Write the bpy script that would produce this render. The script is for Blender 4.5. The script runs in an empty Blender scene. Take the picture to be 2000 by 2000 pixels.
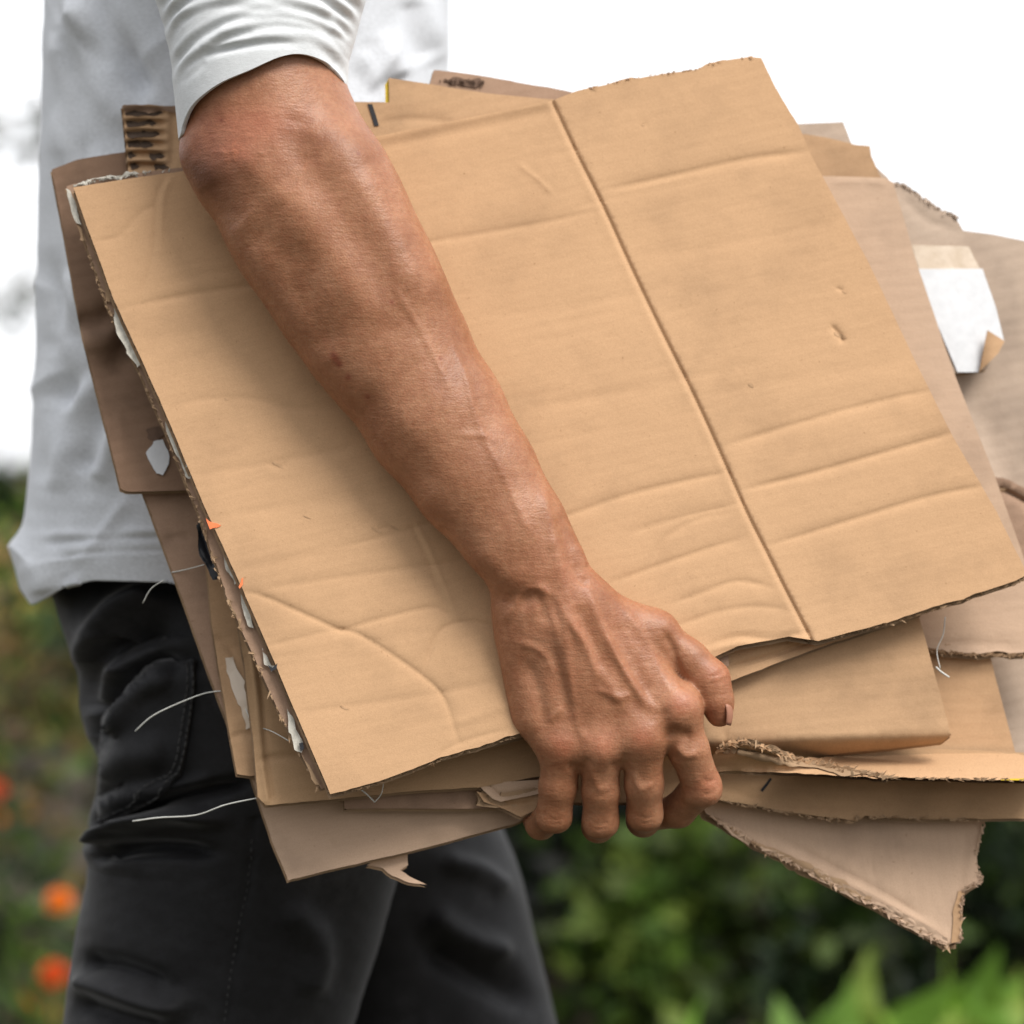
import bpy, bmesh, math, random
import numpy as np
from mathutils import Vector
from mathutils.geometry import delaunay_2d_cdt
from mathutils.bvhtree import BVHTree

# ------------------------------------------------------------------ camera, sky, sun, exposure
D = 1.4            # metres from the lens to the plane Y = 0 (front of the cardboard at the hand)
FW = 0.52          # width of the view at Y = 0
ZC = 0.98          # height of the lens
scene = bpy.context.scene
cam_data = bpy.data.cameras.new('camera')
cam = bpy.data.objects.new('camera', cam_data)
scene.collection.objects.link(cam)
cam.location = (0, -D, ZC)
cam.rotation_euler = (math.radians(90), 0, 0)
cam_data.sensor_width = 36
cam_data.lens = 36 * D / FW
cam_data.clip_start = 0.05
cam_data.clip_end = 500
cam_data.dof.use_dof = True
cam_data.dof.focus_distance = D - 0.03
cam_data.dof.aperture_fstop = 5.4
scene.camera = cam

SUN_EL, SUN_AZ = 50, 38        # height, and bearing measured from behind the camera towards the right
world = bpy.data.worlds.new('World')
scene.world = world
world.use_nodes = True
wn = world.node_tree
bg = wn.nodes['Background']
sky = wn.nodes.new('ShaderNodeTexSky')
sky.sky_type = 'NISHITA'
sky.sun_disc = False
sky.sun_elevation = math.radians(SUN_EL)
sky.sun_rotation = math.radians(180 - SUN_AZ)
sky.dust_density = 4
hs = wn.nodes.new('ShaderNodeHueSaturation')
hs.inputs['Saturation'].default_value = 0.12
hs.inputs['Value'].default_value = 0.6
wn.links.new(sky.outputs[0], hs.inputs['Color'])
addn = wn.nodes.new('ShaderNodeMixRGB')
addn.blend_type = 'ADD'
addn.inputs[0].default_value = 1
# the cloud layer: brightest overhead and ahead, darker low behind the camera
geo = wn.nodes.new('ShaderNodeTexCoord')
dotn = wn.nodes.new('ShaderNodeVectorMath')
dotn.operation = 'DOT_PRODUCT'
dotn.inputs[1].default_value = (0.04, 0.30, 0.52)
wn.links.new(geo.outputs['Generated'], dotn.inputs[0])
mr = wn.nodes.new('ShaderNodeMapRange')
mr.inputs['From Min'].default_value = -0.34
mr.inputs['From Max'].default_value = 0.62
mr.inputs['To Min'].default_value = 1.3
mr.inputs['To Max'].default_value = 10.3
wn.links.new(dotn.outputs['Value'], mr.inputs['Value'])
cl_ = wn.nodes.new('ShaderNodeMixRGB')
cl_.blend_type = 'MULTIPLY'
cl_.inputs[0].default_value = 1
cl_.inputs[2].default_value = (0.985, 0.995, 1.02, 1)
wn.links.new(mr.outputs[0], cl_.inputs[1])
wn.links.new(cl_.outputs[0], addn.inputs[2])
wn.links.new(hs.outputs[0], addn.inputs[1])
wn.links.new(addn.outputs[0], bg.inputs['Color'])
bg.inputs['Strength'].default_value = 0.1

sun_d = bpy.data.lights.new('sun', 'SUN')
sun_d.energy = 2.3
sun_d.angle = math.radians(26)
sun_d.color = (1.0, 0.955, 0.89)
sun = bpy.data.objects.new('sun', sun_d)
scene.collection.objects.link(sun)
_e, _a = math.radians(SUN_EL), math.radians(SUN_AZ)
sdir = Vector((math.sin(_a) * math.cos(_e), -math.cos(_a) * math.cos(_e), math.sin(_e)))
sun.rotation_euler = sdir.to_track_quat('Z', 'Y').to_euler()

scene.view_settings.view_transform = 'Standard'
scene.view_settings.look = 'None'
scene.view_settings.gamma = 1
scene.view_settings.exposure = 0.47
scene.cycles.use_denoising = True
scene.cycles.max_bounces = 6

# ------------------------------------------------------------------ helpers
rng = np.random.default_rng(7)
random.seed(7)


def P(px, py, Y=0.0):
    """a point of the place seen at px,py (in 2000ths of the view) at distance Y behind the card plane"""
    s = FW * (Y + D) / D / 2000
    return ((px - 1000) * s, Y, ZC - (py - 1000) * s)


def PA(a, Y):
    a = np.asarray(a, float)
    s = FW * (Y + D) / D / 2000
    return np.stack([(a[..., 0] - 1000) * s, Y + 0 * a[..., 0], ZC - (a[..., 1] - 1000) * s], -1)


def topx(co):
    s = FW * (co[:, 1] + D) / D / 2000
    return np.stack([co[:, 0] / s + 1000, (ZC - co[:, 2]) / s + 1000], -1)


def link(o, parent=None):
    scene.collection.objects.link(o)
    if parent:
        o.parent = parent
    return o


def tag(o, label=None, cat=None, group=None, kind=None):
    if label:
        o['label'] = label
    if cat:
        o['category'] = cat
    if group:
        o['group'] = group
    if kind:
        o['kind'] = kind
    return o


def mesh_obj(name, verts, faces, mats, parent=None, smooth=True, midx=None, uv=None, tint=None):
    me = bpy.data.meshes.new(name)
    verts = np.asarray(verts, float)
    me.from_pydata(verts.tolist(), [], faces if isinstance(faces, list) else faces.tolist())
    for m in (mats if isinstance(mats, (list, tuple)) else [mats]):
        me.materials.append(m)
    if smooth:
        me.polygons.foreach_set('use_smooth', [True] * len(me.polygons))
    if midx is not None:
        me.polygons.foreach_set('material_index', list(midx))
    if uv is not None:
        lay = me.uv_layers.new(name='UVMap')
        vi = np.zeros(len(me.loops), int)
        me.loops.foreach_get('vertex_index', vi)
        lay.data.foreach_set('uv', np.asarray(uv)[vi].ravel())
    if tint is not None:
        at = me.color_attributes.new('tint', 'FLOAT_COLOR', 'POINT')
        t = np.ones((len(verts), 4))
        t[:, :3] = tint
        at.data.foreach_set('color', t.ravel())
    me.validate()
    me.update()
    o = bpy.data.objects.new(name, me)
    return link(o, parent)


def dist_poly(q, pts):
    """distance, and side, of the points q to the polyline pts"""
    pts = np.asarray(pts, float)
    best = np.full(len(q), 1e9)
    side = np.zeros(len(q))
    tt = np.zeros(len(q))
    n = len(pts) - 1
    for i in range(n):
        a, b = pts[i], pts[i + 1]
        ab = b - a
        t = np.clip(((q - a) @ ab) / (ab @ ab), 0, 1)
        d = q - (a + t[:, None] * ab)
        dd = np.hypot(d[:, 0], d[:, 1])
        m = dd < best
        best[m] = dd[m]
        side[m] = np.sign(ab[0] * d[m, 1] - ab[1] * d[m, 0])
        tt[m] = (i + t[m]) / n
    return best, side, tt


def smooth_line(pts, n=4):
    pts = np.asarray(pts, float)
    if len(pts) < 3:
        return pts
    out = []
    P_ = np.vstack([2 * pts[0] - pts[1], pts, 2 * pts[-1] - pts[-2]])
    for i in range(1, len(P_) - 2):
        p0, p1, p2, p3 = P_[i - 1], P_[i], P_[i + 1], P_[i + 2]
        for k in range(n):
            t = k / n
            out.append(0.5 * (2 * p1 + (p2 - p0) * t + (2 * p0 - 5 * p1 + 4 * p2 - p3) * t * t + (3 * p1 - p0 - 3 * p2 + p3) * t ** 3))
    out.append(pts[-1])
    return np.array(out)


def brush_field(q, strokes):
    """sum of strokes (kind, amount, width, points): v = groove, r = ridge, s = step; ends fade out"""
    f = np.zeros(len(q))
    for st in strokes:
        kind, amt, w, pts = st[:4]
        pts = smooth_line(pts)
        lo, hi = pts.min(0) - 4 * w, pts.max(0) + 4 * w
        m = np.where((q[:, 0] > lo[0]) & (q[:, 0] < hi[0]) & (q[:, 1] > lo[1]) & (q[:, 1] < hi[1]))[0]
        if not len(m):
            continue
        d, s, t = dist_poly(q[m], pts)
        fade = np.clip(np.minimum(t, 1 - t) * 7, 0, 1) * 0.75 + 0.25 if len(st) < 5 else np.ones(len(m))
        g = np.exp(-(d / w) ** 2)
        if kind == 'v':
            f[m] -= amt * g * fade
        elif kind == 'r':
            f[m] += amt * g * fade
        elif kind == 'k':
            f[m] -= amt * np.exp(-(np.sqrt(d * d + 1.2) - 1.1) / w) * fade
        elif kind == 's':
            f[m] += amt * s * (d / w) * np.exp(0.5 - 0.5 * (d / w) ** 2) * fade
    return f


def waves(q, scale, n=7, seed=0):
    r = np.random.default_rng(seed)
    f = np.zeros(len(q))
    for _ in range(n):
        a = r.uniform(0, 2 * math.pi)
        k = 2 * math.pi / (scale * r.uniform(0.6, 1.6))
        f += np.sin((q[:, 0] * math.cos(a) + q[:, 1] * math.sin(a)) * k + r.uniform(0, 6.28)) / n
    return f


# ------------------------------------------------------------------ materials
def mat(name, color=(0.5, 0.5, 0.5), rough=0.8, spec=0.3):
    m = bpy.data.materials.new(name)
    m.use_nodes = True
    b = m.node_tree.nodes['Principled BSDF']
    b.inputs['Base Color'].default_value = (*color, 1)
    b.inputs['Roughness'].default_value = rough
    b.inputs['Specular IOR Level'].default_value = spec
    return m, m.node_tree, b


def node(nt, kind, **kw):
    n = nt.nodes.new(kind)
    for k, v in kw.items():
        if k in n.inputs.keys() if hasattr(n.inputs, 'keys') else False:
            n.inputs[k].default_value = v
        else:
            setattr(n, k, v)
    return n


def coords(nt, kind='Object', scale=(1, 1, 1)):
    tc = nt.nodes.new('ShaderNodeTexCoord')
    mp = nt.nodes.new('ShaderNodeMapping')
    mp.inputs['Scale'].default_value = scale
    nt.links.new(tc.outputs[kind], mp.inputs[0])
    return mp.outputs[0]


def noise(nt, vec, scale, detail=3, rough=0.55):
    n = nt.nodes.new('ShaderNodeTexNoise')
    n.inputs['Scale'].default_value = scale
    n.inputs['Detail'].default_value = detail
    n.inputs['Roughness'].default_value = rough
    nt.links.new(vec, n.inputs['Vector'])
    return n.outputs['Fac']


def ramp(nt, fac, stops):
    r = nt.nodes.new('ShaderNodeValToRGB')
    el = r.color_ramp.elements
    while len(el) < len(stops):
        el.new(0.5)
    for e, (p, c) in zip(el, stops):
        e.position = p
        e.color = (*c, 1) if len(c) == 3 else c
    nt.links.new(fac, r.inputs[0])
    return r.outputs[0]


def mixc(nt, mode, fac, a, b):
    m = nt.nodes.new('ShaderNodeMixRGB')
    m.blend_type = mode
    for k, v in ((0, fac), (1, a), (2, b)):
        if isinstance(v, (int, float)):
            m.inputs[k].default_value = v
        elif isinstance(v, tuple):
            m.inputs[k].default_value = (*v[:3], 1)
        else:
            nt.links.new(v, m.inputs[k])
    return m.outputs[0]


def bump(nt, b, heights):
    prev = None
    for h, strength, dist in heights:
        bn = nt.nodes.new('ShaderNodeBump')
        bn.inputs['Strength'].default_value = strength
        bn.inputs['Distance'].default_value = dist
        nt.links.new(h, bn.inputs['Height'])
        if prev:
            nt.links.new(prev, bn.inputs['Normal'])
        prev = bn.outputs[0]
    nt.links.new(prev, b.inputs['Normal'])


def cardboard(name, col, stain=0.25, flute=0.25, pitch=6.5, seed=0.0):
    """kraft liner: fibre speckle, faint flute lines, pressed patches; UV is in millimetres, u along the flutes"""
    m, nt, b = mat(name, col, 0.82, 0.18)
    uv = coords(nt, 'UV', (1, 1, 1))
    ofs = nt.nodes.new('ShaderNodeVectorMath')
    ofs.operation = 'ADD'
    ofs.inputs[1].default_value = (seed * 37, seed * 91, seed)
    nt.links.new(uv, ofs.inputs[0])
    uv = ofs.outputs[0]
    mp = nt.nodes.new('ShaderNodeMapping')
    mp.inputs['Scale'].default_value = (0.05, 0.42, 1)
    nt.links.new(uv, mp.inputs[0])
    streak = noise(nt, mp.outputs[0], 1, 4, 0.6)
    fine = noise(nt, uv, 1.7, 3, 0.7)
    big = noise(nt, uv, 0.018, 4, 0.6)
    speck = noise(nt, uv, 0.55, 2, 0.5)
    crump = noise(nt, uv, 0.045, 5, 0.55)
    dk = tuple(c * (1 - stain) for c in col)
    lt = tuple(min(1, c * (1 + 0.25 * stain)) for c in col)
    c0 = ramp(nt, big, [(0.3, dk), (0.5, col), (0.75, lt)])
    c1 = mixc(nt, 'MULTIPLY', 0.11, c0, ramp(nt, streak, [(0.35, (0.72, 0.70, 0.66)), (0.6, (1, 1, 1))]))
    c2 = mixc(nt, 'MULTIPLY', 0.42, c1, ramp(nt, fine, [(0.3, (0.68, 0.64, 0.58)), (0.6, (1.0, 1.0, 1.0))]))
    c3 = mixc(nt, 'MULTIPLY', 0.5, c2, ramp(nt, speck, [(0.20, (0.5, 0.42, 0.34)), (0.29, (1, 1, 1))]))
    nt.links.new(c3, b.inputs['Base Color'])
    wv = nt.nodes.new('ShaderNodeTexWave')
    wv.wave_type = 'BANDS'
    wv.bands_direction = 'Y'
    wv.inputs['Scale'].default_value = 2 * math.pi / pitch / 20 * 1.0
    wv.inputs['Distortion'].default_value = 0.6
    wv.inputs['Detail'].default_value = 1
    nt.links.new(uv, wv.inputs['Vector'])
    bump(nt, b, [(wv.outputs['Fac'], flute, 0.0005), (streak, 0.16, 0.0006), (fine, 0.25, 0.0002), (speck, 0.2, 0.0003), (crump, 0.30, 0.0022)])
    return m


TAN = cardboard('kraft_tan', (0.505, 0.315, 0.178), 0.14, 0.06, seed=1)
TAN2 = cardboard('kraft_tan_duller', (0.47, 0.297, 0.17), 0.25, 0.15, seed=2)
PINK = cardboard('kraft_pinkish', (0.50, 0.352, 0.250), 0.2, 0.10, seed=3)
BROWN = cardboard('kraft_weathered_brown', (0.24, 0.15, 0.10), 0.45, 0.2, seed=4)
MAUVE = cardboard('kraft_rose_brown', (0.345, 0.225, 0.155), 0.35, 0.15, seed=5)
GREY = cardboard('kraft_grey_brown', (0.44, 0.34, 0.265), 0.25, 0.2, seed=6)
OCHRE = cardboard('kraft_ochre', (0.41, 0.262, 0.147), 0.25, 0.12, seed=9)
CORE = cardboard('kraft_core', (0.36, 0.24, 0.145), 0.4, 0.0, seed=8)


def plain(name, col, rough=0.7, sc=300, amt=0.25, b_=0.2):
    m, nt, b = mat(name, col, rough)
    v = coords(nt)
    f = noise(nt, v, sc, 4)
    nt.links.new(mixc(nt, 'MULTIPLY', amt, col, ramp(nt, f, [(0.3, (0.5, 0.5, 0.5)), (0.65, (1, 1, 1))])), b.inputs['Base Color'])
    bump(nt, b, [(f, b_, 0.0004)])
    return m


WHITE_PAPER = plain('white_paper', (0.66, 0.67, 0.69), 0.6, 200, 0.2)
TORN_WHITE = plain('torn_white_liner', (0.58, 0.55, 0.48), 0.8, 400, 0.5, 0.6)
BLACK_INK = plain('black_ink', (0.022, 0.022, 0.026), 0.7, 900, 0.4)
FLUTE_SHADE = plain('flute_shade_brown', (0.09, 0.06, 0.042), 0.85, 500, 0.5)
YELLOW = plain('yellow_print', (0.55, 0.38, 0.02), 0.6)
ORANGE = plain('orange_print', (0.85, 0.20, 0.07), 0.6)
STRING = plain('plastic_strand', (0.62, 0.62, 0.58), 0.35)
BLACKP = plain('black_plastic', (0.02, 0.021, 0.025), 0.3)
SOOT = plain('brown_stain', (0.16, 0.10, 0.07), 0.9, 300, 0.6)


def tape_mat():
    m, nt, b = mat('clear_tape', (0.62, 0.50, 0.36), 0.22, 0.5)
    v = coords(nt)
    f = noise(nt, v, 60, 3)
    nt.links.new(ramp(nt, f, [(0.35, (0.50, 0.39, 0.28)), (0.6, (0.64, 0.53, 0.42))]), b.inputs['Base Color'])
    bump(nt, b, [(f, 0.4, 0.002)])
    return m


TAPE = tape_mat()


def skin_mat():
    m, nt, b = mat('skin', (0.45, 0.22, 0.13), 0.5, 0.35)
    at = nt.nodes.new('ShaderNodeAttribute')
    at.attribute_name = 'tint'
    v = coords(nt)
    big = noise(nt, v, 28, 4, 0.6)
    fine = noise(nt, v, 420, 3, 0.65)
    base = ramp(nt, big, [(0.3, (0.262, 0.112, 0.054)), (0.52, (0.345, 0.160, 0.084)), (0.72, (0.42, 0.212, 0.120))])
    c = mixc(nt, 'MULTIPLY', 1, base, at.outputs['Color'])
    c = mixc(nt, 'MULTIPLY', 0.40, c, ramp(nt, fine, [(0.3, (0.6, 0.5, 0.45)), (0.6, (1, 1, 1))]))
    mid = noise(nt, v, 130, 4, 0.6)
    c = mixc(nt, 'MULTIPLY', 0.5, c, ramp(nt, mid, [(0.32, (0.80, 0.66, 0.62)), (0.62, (1, 1, 1))]))
    nt.links.new(c, b.inputs['Base Color'])
    # short creases of skin running across the limb
    tc = nt.nodes.new('ShaderNodeTexCoord')
    mp = nt.nodes.new('ShaderNodeMapping')
    mp.inputs['Rotation'].default_value = (0, math.radians(-8), 0)
    mp.inputs['Scale'].default_value = (90, 90, 420)
    nt.links.new(tc.outputs['Object'], mp.inputs[0])
    cr = noise(nt, mp.outputs[0], 1, 4, 0.6)
    vo = nt.nodes.new('ShaderNodeTexVoronoi')
    vo.inputs['Scale'].default_value = 900
    nt.links.new(v, vo.inputs['Vector'])
    bump(nt, b, [(cr, 0.45, 0.0007), (vo.outputs['Distance'], 0.35, 0.0003), (fine, 0.4, 0.0003)])
    b.inputs['Subsurface Weight'].default_value = 0.22
    b.inputs['Subsurface Radius'].default_value = (1.0, 0.35, 0.2)
    b.inputs['Subsurface Scale'].default_value = 0.004
    b.inputs['Roughness'].default_value = 0.45
    return m


SKIN = skin_mat()


def fabric(name, col, heather=0.1, sc=2200, rough=0.95, b_=0.4):
    m, nt, b = mat(name, col, rough, 0.1)
    v = coords(nt)
    vs = coords(nt, 'Object', (1, 1, 3.2))
    h1 = noise(nt, vs, 380, 3, 0.6)
    h2 = noise(nt, v, 18, 3)
    d = tuple(c * (1 - heather) for c in col)
    l = tuple(min(1, c * (1 + heather)) for c in col)
    c = ramp(nt, h1, [(0.33, d), (0.66, l)])
    c = mixc(nt, 'MULTIPLY', heather, c, ramp(nt, h2, [(0.35, (0.55, 0.55, 0.55)), (0.65, (1, 1, 1))]))
    nt.links.new(c, b.inputs['Base Color'])
    w = noise(nt, v, sc, 2)
    bump(nt, b, [(w, b_, 0.0003), (h1, 0.2, 0.0004)])
    b.inputs['Sheen Weight'].default_value = 0.15 if col[0] > 0.2 else 0.02
    b.inputs['Specular IOR Level'].default_value = 0.1 if col[0] > 0.2 else 0.05
    return m


SHIRT = fabric('grey_jersey', (0.60, 0.62, 0.655), 0.10)
SLEEVE = fabric('grey_jersey_sleeve', (0.62, 0.64, 0.655), 0.06)


def denim():
    m, nt, b = mat('black_denim', (0.015, 0.015, 0.017), 0.68, 0.25)
    v = coords(nt)
    tw = noise(nt, coords(nt, 'Object', (1, 1, 4)), 420, 3, 0.7)
    fade = noise(nt, v, 13, 5, 0.6)
    mott = noise(nt, v, 120, 3, 0.6)
    c = ramp(nt, fade, [(0.38, (0.0075, 0.0075, 0.0088)), (0.55, (0.015, 0.015, 0.017)), (0.72, (0.045, 0.045, 0.049))])
    c = mixc(nt, 'MULTIPLY', 0.75, c, ramp(nt, tw, [(0.32, (0.35, 0.35, 0.35)), (0.62, (1, 1, 1))]))
    c = mixc(nt, 'MULTIPLY', 0.5, c, ramp(nt, mott, [(0.3, (0.5, 0.5, 0.5)), (0.6, (1, 1, 1))]))
    nt.links.new(c, b.inputs['Base Color'])
    bump(nt, b, [(tw, 0.5, 0.0004), (mott, 0.35, 0.0007)])
    b.inputs['Sheen Weight'].default_value = 0.16
    b.inputs['Sheen Roughness'].default_value = 0.35
    return m


DENIM = denim()
STITCH = fabric('grey_thread', (0.075, 0.075, 0.075), 0.2)


def leaf_mat(name, rough=0.55):
    m, nt, b = mat(name, (0.06, 0.12, 0.03), rough, 0.3)
    at = nt.nodes.new('ShaderNodeAttribute')
    at.attribute_name = 'tint'
    f = noise(nt, coords(nt), 30, 3)
    nt.links.new(mixc(nt, 'MULTIPLY', 0.5, at.outputs['Color'], ramp(nt, f, [(0.3, (0.5, 0.5, 0.5)), (0.7, (1, 1, 1))])), b.inputs['Base Color'])
    out = nt.nodes['Material Output']
    tr = nt.nodes.new('ShaderNodeBsdfTranslucent')
    nt.links.new(at.outputs['Color'], tr.inputs['Color'])
    mx = nt.nodes.new('ShaderNodeMixShader')
    mx.inputs[0].default_value = 0.35
    nt.links.new(b.outputs[0], mx.inputs[1])
    nt.links.new(tr.outputs[0], mx.inputs[2])
    nt.links.new(mx.outputs[0], out.inputs[0])
    return m


LEAF = leaf_mat('leaf')
BARK = plain('bark', (0.07, 0.05, 0.035), 0.9, 60, 0.6, 0.8)
PETAL = leaf_mat('petal')

#@SETTING
# ------------------------------------------------------------------ the setting
def ground_h(x, y):
    t = np.clip((y - 2.6) / 2.6, 0, 1)
    h = 0.52 * t * t * (3 - 2 * t)
    h = h + 0.04 * np.sin(x * 2.1 + y) * np.clip((y - 1) / 3, 0, 1) + 0.03 * np.sin(x * 5.3 - y * 3.1) * np.clip((y - 1) / 3, 0, 1)
    return h


def soil_mat():
    m, nt, b = mat('soil', (0.05, 0.04, 0.03), 0.95)
    v = coords(nt)
    f = noise(nt, v, 3, 6, 0.65)
    g = noise(nt, v, 30, 4)
    c = ramp(nt, f, [(0.3, (0.030, 0.024, 0.018)), (0.5, (0.07, 0.055, 0.035)), (0.62, (0.05, 0.07, 0.02)), (0.8, (0.11, 0.10, 0.06))])
    c = mixc(nt, 'MULTIPLY', 0.6, c, ramp(nt, g, [(0.3, (0.35, 0.35, 0.35)), (0.7, (1, 1, 1))]))
    nt.links.new(c, b.inputs['Base Color'])
    bump(nt, b, [(g, 0.7, 0.02)])
    return m


xs = np.unique(np.concatenate([np.linspace(-150, -8, 12), np.linspace(-8, 8, 70), np.linspace(8, 150, 12)]))
ys = np.unique(np.concatenate([np.linspace(-60, -2, 8), np.linspace(-2, 12, 70), np.linspace(12, 250, 16)]))
gx, gy = np.meshgrid(xs, ys)
gv = np.stack([gx.ravel(), gy.ravel(), ground_h(gx, gy).ravel()], -1)
nx_ = len(xs)
gf = [[j * nx_ + i, j * nx_ + i + 1, (j + 1) * nx_ + i + 1, (j + 1) * nx_ + i] for j in range(len(ys) - 1) for i in range(nx_ - 1)]
tag(mesh_obj('ground', gv, gf, soil_mat()), 'dark soil of the garden bed sloping up behind the person', kind='structure')


def leaves(n, pos, size, seed, cols, flat=0.5, aspect=0.5, up=None):
    """n little bent leaves at pos (n,3); returns verts, faces, tints"""
    r = np.random.default_rng(seed)
    d = r.normal(size=(n, 3))
    if up is not None:
        d = d * (1 - up) + np.array([0, 0, 1.0]) * up * 1.6
    d /= np.linalg.norm(d, axis=1)[:, None]
    u = r.normal(size=(n, 3))
    u[:, 2] *= flat
    w = np.cross(d, u)
    w /= np.linalg.norm(w, axis=1)[:, None] + 1e-9
    nn = np.cross(d, w)
    L = size * r.uniform(0.6, 1.35, n)[:, None]
    b = pos
    m1 = b + d * L * 0.45 + nn * L * 0.06
    tip = b + d * L - nn * L * 0.12
    le = b + d * L * 0.4 + w * L * aspect * 0.5 + nn * L * 0.1
    ri = b + d * L * 0.4 - w * L * aspect * 0.5 + nn * L * 0.1
    V = np.stack([b, le, tip, ri, m1], 1).reshape(-1, 3)
    i = np.arange(n)[:, None] * 5
    F = np.concatenate([i + [0, 4, 1], i + [4, 2, 1], i + [0, 3, 4], i + [3, 2, 4]])
    cols = np.asarray(cols)
    k = r.integers(0, len(cols), n)
    c = cols[k] * r.uniform(0.6, 1.4, n)[:, None]
    return V, F, np.repeat(c, 5, 0)


def tube(path, r0, r1=None, sides=6):
    path = np.asarray(path, float)
    r1 = r0 if r1 is None else r1
    V, F = [], []
    n = len(path)
    for i in range(n):
        t = path[min(i + 1, n - 1)] - path[max(i - 1, 0)]
        t /= np.linalg.norm(t) + 1e-12
        a = np.cross(t, [0.1, 1, 0.05]); a /= np.linalg.norm(a) + 1e-12
        b = np.cross(t, a)
        r = r0 + (r1 - r0) * i / (n - 1)
        for k in range(sides):
            th = 2 * math.pi * k / sides
            V.append(path[i] + r * (a * math.cos(th) + b * math.sin(th)))
    for i in range(n - 1):
        for k in range(sides):
            k2 = (k + 1) % sides
            F.append([i * sides + k, i * sides + k2, (i + 1) * sides + k2, (i + 1) * sides + k])
    F.append(list(range(sides))[::-1])
    F.append([(n - 1) * sides + k for k in range(sides)])
    return np.array(V), F


def join(parts):
    V, F, o = [], [], 0
    for v, f in parts:
        V.append(v)
        F += [[int(i) + o for i in fc] for fc in f]
        o += len(v)
    return np.concatenate(V), F


def empty(name, loc):
    o = bpy.data.objects.new(name, None)
    o.location = loc
    o.empty_display_size = 0.05
    return link(o)


def plant(name, label, cat, group, x, y, h, rad, n, size, cols, seed, aspect=0.5, up=None, clumps=9, stems=5):
    r = np.random.default_rng(seed)
    z0 = float(ground_h(np.array(x), np.array(y)))
    e = empty(name, (x, y, z0))
    tag(e, label, cat, group)
    cl = r.normal(size=(clumps, 3)) * [rad * 0.5, rad * 0.5, h * 0.2] + [0, 0, h * 0.6]
    cl[:, 2] = np.clip(cl[:, 2], h * 0.15, h * 0.92)
    k = r.integers(0, clumps, n)
    pos = cl[k] + r.normal(size=(n, 3)) * [rad * 0.26, rad * 0.26, h * 0.13]
    pos[:, 2] = np.clip(pos[:, 2], 0.01, h)
    V, F, T = leaves(n, pos, size, seed, cols, aspect=aspect, up=up)
    # a lighter or darker cast for each clump; right-hand plants tinted dark for shadow
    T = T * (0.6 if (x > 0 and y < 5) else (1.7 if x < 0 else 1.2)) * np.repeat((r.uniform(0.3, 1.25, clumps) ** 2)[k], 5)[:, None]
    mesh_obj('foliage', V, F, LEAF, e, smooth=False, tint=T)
    st = []
    for j in range(stems):
        c = cl[j % clumps]
        st.append(tube([[0, 0, -0.03], c * [0.3, 0.3, 0.5], c], 0.012 * h + 0.002, 0.003))
    v, f = join(st)
    mesh_obj('stem', v, f, BARK, e)
    return e


GREENS = [(0.032, 0.062, 0.012), (0.05, 0.09, 0.014), (0.02, 0.04, 0.014), (0.075, 0.12, 0.018), (0.03, 0.055, 0.025)]
DARKG = [(0.011, 0.024, 0.008), (0.017, 0.034, 0.010), (0.028, 0.052, 0.012), (0.012, 0.018, 0.010)]
OLIVE = [(0.12, 0.13, 0.03), (0.18, 0.15, 0.04), (0.08, 0.12, 0.03), (0.20, 0.12, 0.05), (0.13, 0.08, 0.04)]
BRIGHT = [(0.11, 0.19, 0.02), (0.075, 0.14, 0.02), (0.15, 0.21, 0.035)]

def bgx(px, dist):      # sideways place of something seen at px, dist metres off
    return (px - 1000) / 2000 * FW * dist / D

# ground cover: low leaves over the whole bed (uncountable)
n = 26000
gpx = rng.uniform(-3.0, 3.0, n)
gpy = rng.uniform(1.9, 9.0, n)
_out = (gpx < -0.5) & (gpy > 3.4) & (gpy < 4.6) & (rng.random(n) < 0.93)
gpy = np.where(_out, rng.uniform(1.9, 3.2, n), gpy)
gz = ground_h(gpx, gpy) + rng.uniform(0, 0.06, n)
V, F, T = leaves(n, np.stack([gpx, gpy, gz], -1), 0.055, 3, GREENS + OLIVE + DARKG, up=0.35)
T = T * np.where(gpx > -0.1, 0.35, 1.0)[:, None].repeat(5, 0) * np.clip(0.7 + 0.7 * np.sin(gpx * 3.3 + 1) * np.sin(gpy * 2.7), 0.15, 2)[:, None].repeat(5, 0)  # right side of the bed tinted darker to stand for deep shadow
aut = np.array([(0.26, 0.11, 0.02), (0.20, 0.16, 0.03), (0.12, 0.08, 0.05), (0.30, 0.07, 0.01), (0.10, 0.12, 0.03), (0.16, 0.15, 0.10)])[rng.integers(0, 6, n)]
sel = np.repeat((gpx < -0.1) & (rng.random(n) < 0.55), 5)
T[sel] = (np.repeat(aut, 5, 0) * 1.3)[sel]
tag(mesh_obj('ground_cover', V, F, LEAF, smooth=False, tint=T), 'low green and yellowing leaves covering the garden bed', 'ground cover', kind='stuff')

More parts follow.
